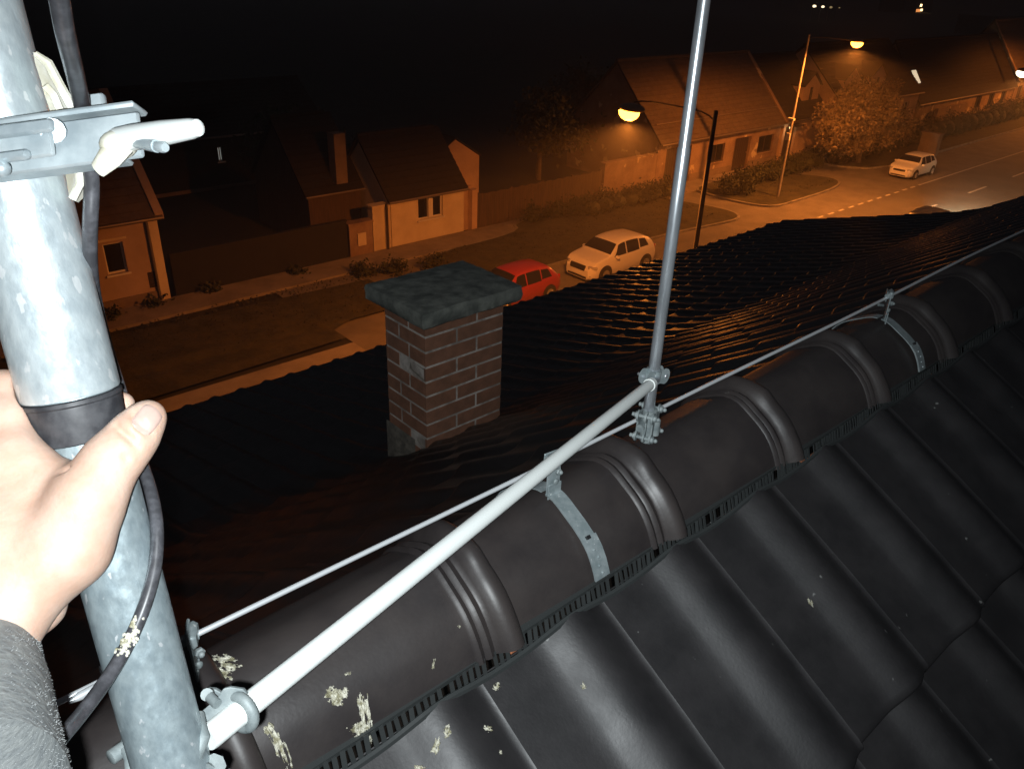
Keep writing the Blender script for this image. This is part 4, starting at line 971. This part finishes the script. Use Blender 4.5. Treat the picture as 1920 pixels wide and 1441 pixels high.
# cross clamp at the foot
cl = thing('cross_clamp', (XR_, YR, ZC), 'zinc cross clamp with four bolts joining rod and ridge wire', 'clamp', 'clamps on the steel rod')
cax = Vector((.92, .38, 0)).normalized(); cay = Vector((-.38, .92, 0)).normalized(); caz = Vector((0, 0, 1))
cc = Vector((XR_, YR-.012, ZC-.005))
for off, nm in ((.012, 'plate'), (-.004, 'plate'), (-.0165, 'plate')):
    b = MB(); b.rbox(cc+cay*off, cax, caz, cay, (.046, .050, .0035), .0016)
    for sx in (-1, 1):
        for sz in (-1, 1): b.tube([cc+cay*(off-.0018)+cax*sx*.020+caz*sz*.022, cc+cay*(off+.0018)+cax*sx*.020+caz*sz*.022], .0115, 14)
    b.build(nm, 'cast_zinc', cl)
b = MB(); b.tube([cc-cay*.004-caz*.030, cc-cay*.004+caz*.030], .0145, 18); b.tube([cc-cay*.004-caz*.041, cc-cay*.004-caz*.018], .0118, 14)
b.tube([cc-cax*.030+cay*.004, cc+cax*.030+cay*.004], .0080, 12); b.tube([cc-cay*.019-caz*.022, cc-cay*.019+caz*.010], .0085, 12); b.build('socket', 'cast_zinc', cl)
for sx in (-1, 1):
    for sz in (-1, 1):
        b = MB(); p = cc+cax*sx*.0215+caz*sz*.0235; b.bolt(p-cay*.018, -cay, .0068, .006); b.ball(p-cay*.027, .0044, nu=8, nv=6); b.tube([p+cay*.014, p+cay*.024], .004, 8); b.bolt(p+cay*.014, cay, .0065, .005)
        b.tube([p-cay*.02, p+cay*.02], .0038, 8); b.build('bolt', 'cast_zinc', cl)
# upper two-lobed clamp
UPZ = PY(1212, 700, YR).z
rx = rb.x+(rt.x-rb.x)*((UPZ-rb.z)/(rt.z-rb.z)); uc = Vector((rx, YR-.013, UPZ))
cu = thing('pipe_clamp', tuple(uc), 'two-lobed zinc clamp holding the white strut against the steel rod', 'clamp', 'clamps on the steel rod')
lax = Vector((.90, -.10, -.10)).normalized(); lay = Vector((0, 1, 0)); lay = (lay-lax*lay.dot(lax)).normalized(); laz = lax.cross(lay)
for off in (-.0125, .004):
    b = MB()
    for sx in (-1, 1):
        poly = []
        for k in range(16):
            a = -PI/2+PI*k/15; poly.append(uc+lay*off+lax*sx*(.020+.0115*math.cos(a))+laz*(.0155*math.sin(a)))
        poly = poly+[uc+lay*off+lax*sx*.006+laz*.0135, uc+lay*off+lax*sx*.006-laz*.0135] if False else poly
        pl = [uc+lay*off+lax*sx*.008-laz*.0125]+poly+[uc+lay*off+lax*sx*.008+laz*.0125]
        b.prism(pl, lay, .003)
    b.build('plate', 'strap_zinc', cu, smooth=False)
b = MB(); b.tube([uc-laz*.0125, uc+laz*.0125], .0150, 20); b.build('sleeve', 'strap_zinc', cu)
for sx in (-1, 1):
    b = MB(); p = uc+lax*sx*.022-lay*.0125; b.ball(p, .0048, (1, .6, 1), 10, 7); b.tube([p, p+lay*.03], .003, 8); b.build('bolt', 'bright_steel', cu)

# ================================================================= MAST, STRUT, BRACKETS
A1 = PD(127, 713, .472); A2 = PD(321, 1427, .532); md = (A2-A1).normalized()
def mast_at(py):
    lo, hi = -1.5, 1.5
    for _ in range(60):
        m_ = (lo+hi)/2; p = A1+md*m_; c_ = R3.T @ np.array(p); yp = CY-F*c_[1]/-c_[2]
        if yp < py: lo = m_
        else: hi = m_
    return A1+md*lo
fwd = fromcam(0, 0, -1); rgt = fromcam(1, 0, 0); upv = fromcam(0, 1, 0)
mast = thing('mast', tuple(mast_at(1441)), 'thick galvanised antenna mast with black rubber collar, gripped by the hand', 'mast')
e1 = mast_at(737)
b = MB(); N = 40
b.tube([e1, e1-md*.0015, e1-md*.30, e1-md*.60], [.0268, .0275, .0275, .0275], N); b.build('upper_tube', 'mast_zinc_flashlit', mast)
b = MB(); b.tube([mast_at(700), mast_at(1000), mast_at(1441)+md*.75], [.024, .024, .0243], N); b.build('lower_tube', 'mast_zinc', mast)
b = MB(); q0, q1 = mast_at(740), mast_at(818); b.tube([q0, q0+(q1-q0)*.02, q0+(q1-q0)*.10, q0+(q1-q0)*.14, q0+(q1-q0)*.2, q0+(q1-q0)*.8, q0+(q1-q0)*.97, q1], [.0265, .0278, .0278, .0268, .0268, .0258, .0256, .0246], N)
b.build('rubber_collar', 'black_rubber', mast)

# strut
s_hi = Vector(uc)+Vector((-.006, -.012, -.002)); s_lo = PD(388, 1384, .548)
sd_ = (s_lo-s_hi).normalized()
strut = thing('strut', tuple(s_hi), 'white plastic-sleeved strut slanting from the mast bracket up to the steel rod', 'strut')
w0 = s_hi+sd_*.030
b = MB(); b.tube([w0, w0+sd_*.0005, w0+sd_*.014, w0+sd_*.0145], [.0108, .0118, .0118, .0100], 24); b.tube([w0+sd_*.012, s_lo-sd_*.002, s_lo], [.0100, .0094, .0088], 28); b.build('sleeve', 'white_plastic', strut)
b = MB(); b.tube([s_hi-sd_*.002, w0+sd_*.02], .0078, 18); b.build('steel_end', 'bright_steel', strut)

# bracket fixing the strut to the mast
br = thing('mast_bracket', tuple(PD(420, 1325, .55)), 'zinc bracket with round eye clamping the white strut to the mast foot', 'bracket', None)
ring_c = PD(447, 1327, .575); ax_ = sd_; u_ = ax_.orthogonal().normalized(); v_ = ax_.cross(u_)
rc_ = s_hi+sd_*((ring_c-s_hi).dot(sd_))
b = MB(); pts = []
for k in range(25):
    a = 2*PI*k/24; pts.append(rc_+(u_*math.cos(a)+v_*math.sin(a))*.0128)
b.tube(pts, .0042, 12, cap=False); b.build('eye_ring', 'cast_zinc', br)
b = MB(); z4 = lambda x, y, d: PD(320+x/4.787, 1140+y/4.787, d)
poly = [(205, 985), (300, 905), (420, 800), (470, 720), (530, 705), (650, 722), (690, 770), (560, 860), (470, 930), (400, 990), (300, 1060), (255, 1110), (215, 1080)]
b.prism([z4(x, y, .562+.012*(x-205)/500) for x, y in poly], fwd, .0035); b.build('plate', 'cast_zinc', br, smooth=False, bevel=.0008)
b = MB(); poly = [(300, 740), (330, 715), (400, 725), (460, 760), (560, 730), (640, 745), (600, 800), (470, 850), (380, 850), (320, 800)]
b.prism([z4(x, y, .585) for x, y in poly], fwd, .004); b.build('plate', 'cast_zinc', br, smooth=False, bevel=.0008)
b = MB(); b.tube([z4(345, 765, .585), z4(325, 772, .575)], .0045, 12); b.tube([z4(350, 790, .57), z4(420, 860, .565)], .0038, 10); b.build('bolt', 'cast_zinc', br)
b = MB(); b.tube([z4(235, 960, .545), z4(250, 1060, .535), z4(275, 1160, .53), z4(250, 1240, .528), z4(222, 1320, .526), z4(240, 1390, .53), z4(330, 1440, .535), z4(420, 1475, .54)], [.005, .0052, .0055, .005, .005, .0048, .0048, .005], 10, flat=.75); b.build('clip', 'cast_zinc', br)
b = MB(); b.tube([z4(355, 1450, .54), z4(385, 1415, .535)], .0085, 8); b.build('bolt', 'cast_zinc', br)
# bolt and clip on the left flank
b = MB(); lb0, lb1 = PD(206, 1421, .555), PD(238, 1398, .565); b.tube([lb0, lb0+(lb1-lb0)*.06, lb1], [.0042, .0055, .0055], 14); b.tube([lb1, lb1+(lb1-lb0)*.25], .0075, 6); b.build('bolt', 'cast_zinc', br)
b = MB(); b.tube([PD(238, 1400, .56), PD(246, 1420, .555), PD(250, 1470, .55)], .0046, 10, flat=.7); b.build('clip', 'cast_zinc', br)
# rubber seal ring on the wire left of the mast
b = MB(); wc = PY(214, 1278, YR); b.tube([Vector((x_, YR, ZC)) for x_ in (wc.x-.010, wc.x-.009, wc.x+.012, wc.x+.013)], [.014, .019, .019, .014], 18)
tag(b.build('rubber_ring', 'black_rubber', loc=tuple(wc)), 'dark rubber ring on the ridge wire behind the mast', 'ring')
b = MB(); b.tube([PY(128, 1315, YR-.01), PY(150, 1304, YR-.01), PY(186, 1284, YR-.004), PY(220, 1268, YR)], [.0028, .0052, .0052, .0052], 10)
tag(b.build('conductor_end', 'wire_alu', loc=tuple(wc)), 'bright wire end between the sleeve and the mast', 'wire')

# top channel bracket on the mast with lever and bolts
tb_ = thing('mast_clamp', tuple(PD(110, 268, .395)), 'bright zinc channel clamp across the top of the mast with lever and bolt', 'clamp')
hx = (rgt+upv*.125-fwd*.02).normalized(); hz_ = (-fwd); hy_ = (upv-hx*upv.dot(hx)).normalized(); hz_ = hx.cross(hy_)
b = MB(); b.rbox(PD(118, 272, .402), hx, hy_, hz_, (.082, .0235, .0035), .0015)
b.rbox(PD(122, 222, .408), hx, hz_, hy_, (.080, .016, .0030), .0013); b.rbox(PD(112, 316, .408), hx, hz_, hy_, (.072, .014, .0028), .0013)
b.build('channel', 'galvanised', tb_)
b = MB(); b.rbox(PD(20, 270, .388), hx, hy_, hz_, (.043, .0175, .0035), .0016); b.tube([PD(100, 245, .390), PD(98, 245, .387)], .006, 12); b.build('plate', 'galvanised', tb_)
b = MB(); b.rbox(PD(36, 243, .382), hx, hy_, hz_, (.034, .0065, .004), .0016); b.build('plate', 'galvanised', tb_)
b = MB(); b.rbox(PD(26, 293, .383), hx, hy_, hz_, (.016, .0050, .006), .002); b.build('tab', 'galvanised', tb_)
b = MB(); b.ball(PD(3, 316, .384), .0042); b.build('bolt', 'galvanised', tb_)
b = MB(); l0, l1 = PD(222, 262, .390), PD(368, 240, .362); b.tube([l0, l0+(l1-l0)*.2, l0+(l1-l0)*.6, l0+(l1-l0)*.95, l0+(l1-l0)*1.02, l0+(l1-l0)*1.05], [.0058, .0062, .0058, .0046, .0038, .0015], 16); b.build('lever', 'white_plastic', tb_)  # white colour stands in for the flash overexposure on the lever
b = MB(); l0, l1 = PD(235, 262, .388), PD(310, 277, .366); b.tube([l0, l0+(l1-l0)*.80], [.0031, .0031], 12); b.tube([l0+(l1-l0)*.80, l0+(l1-l0)*.96, l1], [.0025, .0027, .0020], 12); b.build('bolt', 'galvanised', tb_)
b = MB(); b.tube([PD(228, 258, .392), PD(222, 278, .386), PD(205, 296, .383), PD(184, 318, .386)], [.008, .0072, .006, .0042], 14, flat=.6); b.ball(PD(222, 272, .388), .0088, (1, 1, .8)); b.build('wing_nut', 'white_paint_old', tb_)  # pale colour carries the flash burn-out on the wing nut
b = MB(); b.rbox(PD(182, 190, .428), hx, hy_, hz_, (.009, .0075, .006), .0015); b.build('nut', 'galvanised', tb_)
jaw = MB()
poly = [(62, 98), (72, 100), (88, 112), (98, 126), (104, 146), (120, 172), (141, 206), (132, 212), (96, 214), (84, 180), (76, 150), (66, 120)]
jaw.prism([PD(x, y, .418+.03*(x-62)/80) for x, y in poly], fwd, .006)
jaw.tube([PD(66, 101, .417), PD(90, 118, .42), PD(112, 160, .428), PD(138, 206, .436)], [.0016, .0026, .0026, .0026], 8)
jaw.tube([PD(84, 160, .424), PD(100, 178, .428), PD(112, 206, .43)], .0022, 6)
jaw.build('jaw', 'white_paint_old', tb_, smooth=True, angle=30); jaw = MB()
poly = [(120, 310), (147, 308), (149, 330), (152, 350), (146, 366), (136, 375), (130, 372), (126, 345)]
jaw.prism([PD(x, y, .432+.02*(x-120)/30) for x, y in poly], fwd, .006)
jaw.tube([PD(148, 312, .43), PD(150, 345, .431), PD(136, 373, .432)], .0022, 8)
jaw.build('jaw', 'white_paint_old', tb_, smooth=True, angle=30)

# black coaxial cable
def spline(pts, n=10):
    P = [Vector(p) for p in pts]; out = []
    for i in range(len(P)-1):
        p0, p1, p2, p3 = P[max(i-1, 0)], P[i], P[i+1], P[min(i+2, len(P)-1)]
        for k in range(n):
            t = k/n; out.append(.5*((2*p1)+(p2-p0)*t+(2*p0-5*p1+4*p2-p3)*t*t+(3*p1-p0-3*p2+p3)*t**3))
    out.append(P[-1]); return out
cab = [(92, -90, .30), (108, -20, .315), (122, 60, .335), (141, 140, .37), (155, 205, .415), (166, 280, .425), (172, 350, .435), (169, 430, .445), (170, 500, .47), (180, 570, .505), (203, 660, .535), (235, 760, .540), (264, 860, .530), (284, 925, .512), (294, 985, .500), (292, 1050, .492), (279, 1110, .484), (257, 1170, .476), (228, 1228, .466), (193, 1283, .450), (152, 1338, .428), (110, 1388, .405), (60, 1450, .39), (0, 1520, .38)]
b = MB(); cp = spline([PD(*q) for q in cab]); b.tube(cp, .0041, 14)
cb_ = b.build('cable', 'cable_rubber', loc=tuple(cp[len(cp)//2])); tag(cb_, 'black rubber aerial cable running down the mast and looping across its front', 'cable')
b = MB()
i0 = min(range(len(cp)), key=lambda i: (cp[i]-PD(244, 1200, .47)).length)
for k in range(90):
    i = i0+int(np.clip(rng.normal()*3.2, -7, 7)); i = max(1, min(len(cp)-2, i)); t_ = (cp[i+1]-cp[i]).normalized(); d = -fwd+Vector(rng.normal(size=3))*.55; d = (d-t_*d.dot(t_)).normalized(); b.ball(cp[i]+d*.0040, rng.uniform(.0004, .0017), nu=6, nv=4)
b.build('dirt_crust', 'lichen', cb_)

# ================================================================= THE HAND
def surface_nets(D, org, h):
    nx, ny, nz = D.shape; ins = D < 0
    cnt = np.zeros((nx-1, ny-1, nz-1)); acc = np.zeros((nx-1, ny-1, nz-1, 3))
    for (a, c_) in [((x, y, z), (x+(ax == 0), y+(ax == 1), z+(ax == 2))) for ax in range(3) for x in (0, 1) for y in (0, 1) for z in (0, 1) if (x, y, z)[ax] == 0]:
        def sl(o): return D[o[0]:nx-1+o[0], o[1]:ny-1+o[1], o[2]:nz-1+o[2]]
        da, dc = sl(a), sl(c_); m_ = (da < 0) != (dc < 0); t = np.where(m_, da/np.where(m_, da-dc, 1), 0)
        for q in range(3): acc[..., q] += np.where(m_, a[q]+(c_[q]-a[q])*t, 0)
        cnt += m_
    act = cnt > 0; idx = -np.ones(act.shape, int); idx[act] = np.arange(act.sum())
    I = np.argwhere(act); V = I+acc[act]/cnt[act][:, None]; V = V*h+org
    Fs = []
    for ax in range(3):
        s0 = [slice(None)]*3; s1 = [slice(None)]*3; s0[ax] = slice(0, -1); s1[ax] = slice(1, None)
        ch = ins[tuple(s0)] != ins[tuple(s1)]
        E_ = np.argwhere(ch); a1, a2 = [q for q in range(3) if q != ax]
        for e in E_:
            if e[a1] < 1 or e[a2] < 1 or e[a1] >= D.shape[a1]-1 or e[a2] >= D.shape[a2]-1: continue
            c4 = []
            for d1, d2 in ((0, 0), (-1, 0), (-1, -1), (0, -1)):
                q = e.copy(); q[a1] += d1; q[a2] += d2; c4.append(int(idx[tuple(q)]))
            flip = ins[tuple(e)]
            if ax == 1: flip = not flip
            Fs.append(tuple(c4 if flip else c4[::-1]))
    return V, Fs
def C3(px, py, d): return np.array([(px-CX)*d/F, -(py-CY)*d/F, d])      # camera space: right, up, depth
def cap_sdf(P, a, b_, ra, rb_):
    ab = b_-a; t = np.clip(((P-a) @ ab)/(ab @ ab), 0, 1); d = np.linalg.norm(P-(a+t[..., None]*ab), axis=-1); return d-(ra+(rb_-ra)*t)
def smin(a, b_, k): h_ = np.clip(.5+.5*(b_-a)/k, 0, 1); return b_*(1-h_)+a*h_-k*h_*(1-h_)
hs = .00125
lo_ = np.array([-.340, -.250, .370]); hi_ = np.array([-.185, .030, .585])
gx, gy, gz = [np.arange(lo_[q], hi_[q], hs) for q in range(3)]
PG = np.stack(np.meshgrid(gx, gy, gz, indexing='ij'), -1).astype(np.float32)
def caps(lst, k):
    D = None
    for (a, b_, ra, rb_) in lst:
        d = cap_sdf(PG, C3(*a).astype(np.float32), C3(*b_).astype(np.float32), ra, rb_)
        D = d if D is None else smin(D, d, k)
    return D
thumb = caps([((282, 777, .449), (262, 802, .447), .0072, .0112), ((268, 793, .449), (236, 835, .444), .0108, .0124), ((236, 835, .444), (206, 868, .440), .0134, .0152), ((206, 868, .440), (168, 930, .434), .0140, .0175),
              ((168, 930, .434), (128, 1012, .434), .0182, .0212)], .008)
palm = caps([((150, 965, .436), (118, 1030, .434), .0185, .0215), ((118, 1030, .434), (60, 1062, .432), .0205, .0215), ((60, 1062, .432), (-45, 1225, .412), .0240, .0245), ((20, 1000, .437), (-20, 1110, .43), .026, .027),
             ((20, 900, .447), (10, 1000, .44), .020, .026), ((112, 905, .447), (40, 960, .444), .0085, .014), ((28, 855, .448), (88, 897, .446), .0160, .0125), ((-60, 860, .46), (-60, 1050, .45), .024, .028), ((132, 905, .443), (100, 930, .443), .0085, .012)], .012)
index = caps([((30, 925, .449), (10, 800, .458), .0180, .0165), ((10, 800, .458), (8, 742, .470), .0165, .0150), ((8, 742, .470), (40, 728, .525), .0138, .0120), ((40, 728, .525), (150, 745, .540), .0115, .0105), ((150, 745, .540), (229, 757, .517), .0100, .0078)], .006)
heel = caps([((88, 1085, .450), (72, 1140, .454), .0145, .0130), ((72, 1140, .454), (50, 1180, .45), .0130, .0090)], .006)
mid = caps([((-40, 900, .462), (-35, 815, .480), .016, .0145), ((-35, 815, .480), (60, 850, .548), .0130, .0115), ((60, 850, .548), (190, 865, .548), .0110, .0085)], .005)
ringf = caps([((-45, 970, .465), (-30, 905, .490), .015, .0135), ((-30, 905, .490), (80, 950, .555), .0125, .0110), ((80, 950, .555), (200, 965, .552), .0105, .0080)], .005)
pink = caps([((-40, 1040, .465), (-20, 1000, .495), .0135, .0120), ((-20, 1000, .495), (110, 1040, .560), .0110, .0095), ((110, 1040, .560), (205, 1050, .556), .0090, .0070)], .005)
D = smin(thumb, palm, .009); D = smin(D, index, .007); D = smin(D, heel, .0035); D = smin(D, mid, .005); D = smin(D, ringf, .0045); D = smin(D, pink, .0045)
def groove(a, b_, r, depth):
    global D
    g = cap_sdf(PG, C3(*a).astype(np.float32), C3(*b_).astype(np.float32), r, r); D = D+depth*np.exp(-np.maximum(g, 0)**2/(2*(.0014**2)))*1.0
groove((219, 800, .4345), (246, 822, .4335), .0003, .0016); groove((206, 828, .432), (236, 858, .431), .0003, .0013); groove((226, 812, .433), (258, 838, .434), .0003, .0012)
groove((84, 853, .430), (100, 877, .427), .0005, .0030); groove((100, 877, .427), (132, 884, .427), .0005, .0026); groove((132, 884, .427), (176, 868, .427), .0004, .0014)
groove((195, 950, .433), (236, 952, .446), .0004, .0032); groove((165, 957, .424), (195, 950, .430), .0003, .0010)
groove((88, 1108, .437), (60, 1180, .440), .0004, .0028); groove((30, 1105, .41), (88, 1100, .430), .0003, .0010)
groove((250, 774, .4385), (264, 799, .4365), .0004, .0017); groove((264, 799, .4365), (288, 815, .439), .0004, .0017)
# keep the skin off the mast surface: press it flat against the tube
def tocam(p): c_ = R3.T @ np.array(p); return np.array([c_[0], c_[1], -c_[2]])
ma, mb_ = tocam(mast_at(300)), tocam(mast_at(1430)); ab = mb_-ma; t = ((PG-ma.astype(np.float32)) @ ab.astype(np.float32))/(ab @ ab); dm = np.linalg.norm(PG-(ma+t[..., None]*ab), axis=-1)
tcol = float(np.dot(tocam(mast_at(740))-ma, ab)/(ab @ ab)); tcol2 = float(np.dot(tocam(mast_at(818))-ma, ab)/(ab @ ab))
rm = np.where(t < tcol, .0277, np.where(t < tcol2, .0266, .0243))
D = np.maximum(D, rm+.0003-dm)
V, Fs = surface_nets(D.astype(np.float32), lo_, hs)
W_ = (R3 @ (V*np.array([1, 1, -1])).T).T
# two rounds of Laplacian smoothing
nb = [[] for _ in range(len(W_))]
ed = np.array([(f[i], f[(i+1) % 4]) for f in Fs for i in range(4)])
for _ in range(2):
    s_ = np.zeros_like(W_); n_ = np.zeros(len(W_)); np.add.at(s_, ed[:, 0], W_[ed[:, 1]]); np.add.at(n_, ed[:, 0], 1); np.add.at(s_, ed[:, 1], W_[ed[:, 0]]); np.add.at(n_, ed[:, 1], 1)
    W_ = W_*.5+.5*s_/n_[:, None]
base = PD(60, 1000, .44)
b = MB(); b.v = [Vector(p) for p in W_]; b.f = Fs; b.mi = [0]*len(Fs)
hand = b.build('person', 'skin', loc=tuple(base), angle=180); bpy.context.view_layer.update()
tag(hand, "photographer's bare left hand gripping the mast at its black collar, thumb up, grey fleece sleeve", 'person')
# thumbnail: a curved plate laid on the skin
bv = __import__('mathutils').bvhtree.BVHTree.FromPolygons([Vector(p) for p in W_], Fs)
b = MB(); P = []
n0, nu_, nv_ = Vector((273, 787, 0)), 14, 12
dirl = Vector((.60, -.80)).normalized()       # image direction tip-ward is up-right
tipd = Vector((.62, -.785)); sid = Vector((.785, .62))
for i in range(nu_+1):
    row = []
    for j in range(nv_+1):
        u, v = i/nu_*2-1, j/nv_*2-1
        # squircle outline
        k_ = math.sqrt(max(0, 1-(abs(v)**3)*.35)) ; l_ = 1-.16*u*u if v < 0 else 1-.22*u*u
        x_ = 276+sid.x*u*24*k_+tipd.x*v*29*l_; y_ = 786+sid.y*u*24*k_+tipd.y*v*29*l_
        d = Vector(ray(x_, y_)).normalized(); hit = bv.ray_cast(Vector((0, 0, 0)), d, 2.0)
        p = hit[0] if hit[0] is not None else d*.47
        edge = max(abs(u), abs(v)); row.append(p-d*(.0007 if edge < .95 else -.0004))
    P.append(row)
ok = [r for r in P]
b.grid(ok); b.build('thumbnail', 'nail', hand)
# sleeve
sc0, sc1 = PD(-58, 1232, .418), PD(-66, 1470, .325)
ax = (sc1-sc0).normalized(); u_ = ax.orthogonal().normalized(); v_ = ax.cross(u_); b = MB(); P = []
prof = [(.012, .0245), (.002, .0255), (-.004, .028), (-.004, .0305), (.004, .0325), (.012, .0325), (.024, .0330), (.05, .035), (.09, .036), (.13, .038)]
for i, (s_, r_) in enumerate(prof):
    row = []
    for k in range(49):
        a = 2*PI*k/48; p = sc0+ax*(s_)+(u_*math.cos(a)+v_*math.sin(a))*(r_+.0012*noise.noise((sc0+ax*s_*1.0+(u_*math.cos(a)+v_*math.sin(a))*.03)*60)*(1 if i > 2 else 0)); row.append(p)
    P.append(row)
b.grid(P); slv = b.build('sleeve', 'fleece', hand, angle=180)
b = MB()
for _ in range(7000):
    i = rng.randint(3, len(prof)-1); f_ = rng.rand(); s_ = prof[i][0]*(1-f_)+prof[min(i+1, len(prof)-1)][0]*f_; r_ = prof[i][1]*(1-f_)+prof[min(i+1, len(prof)-1)][1]*f_
    a = rng.uniform(0, 2*PI); nrm = (u_*math.cos(a)+v_*math.sin(a)); p = sc0+ax*s_+nrm*(r_-.0003); d = (nrm+Vector(rng.normal(size=3))*.6).normalized()*rng.uniform(.0006, .0015); w_ = d.orthogonal().normalized()*.00012
    n0 = len(b.v); b.v += [p-w_, p+w_, p+d]; b.f.append((n0, n0+1, n0+2)); b.mi.append(0)
b.build('fleece_fibres', 'fleece_hair', slv, smooth=False)

# ================================================================= ADDED HAZE VOLUME, STANDS IN FOR LENS GLARE ROUND THE LAMPS
hz_b = MB(); hz_b.bb(-60, 240, -12, 230, G-1.03, 4.0); hzo = hz_b.build('glare_haze', 'soil', smooth=False); tag(hzo, kind='stuff')
hm = bpy.data.materials.new('lens_glare_haze'); hm.use_nodes = True; ht = hm.node_tree; ht.nodes.remove(ht.nodes['Principled BSDF'])
pv = ht.nodes.new('ShaderNodeVolumePrincipled'); pv.inputs['Density'].default_value = 0.0017; pv.inputs['Color'].default_value = (.9, .9, .9, 1); pv.inputs['Anisotropy'].default_value = 0.3
ht.links.new(pv.outputs[0], ht.nodes['Material Output'].inputs['Volume']); hzo.data.materials.clear(); hzo.data.materials.append(hm)
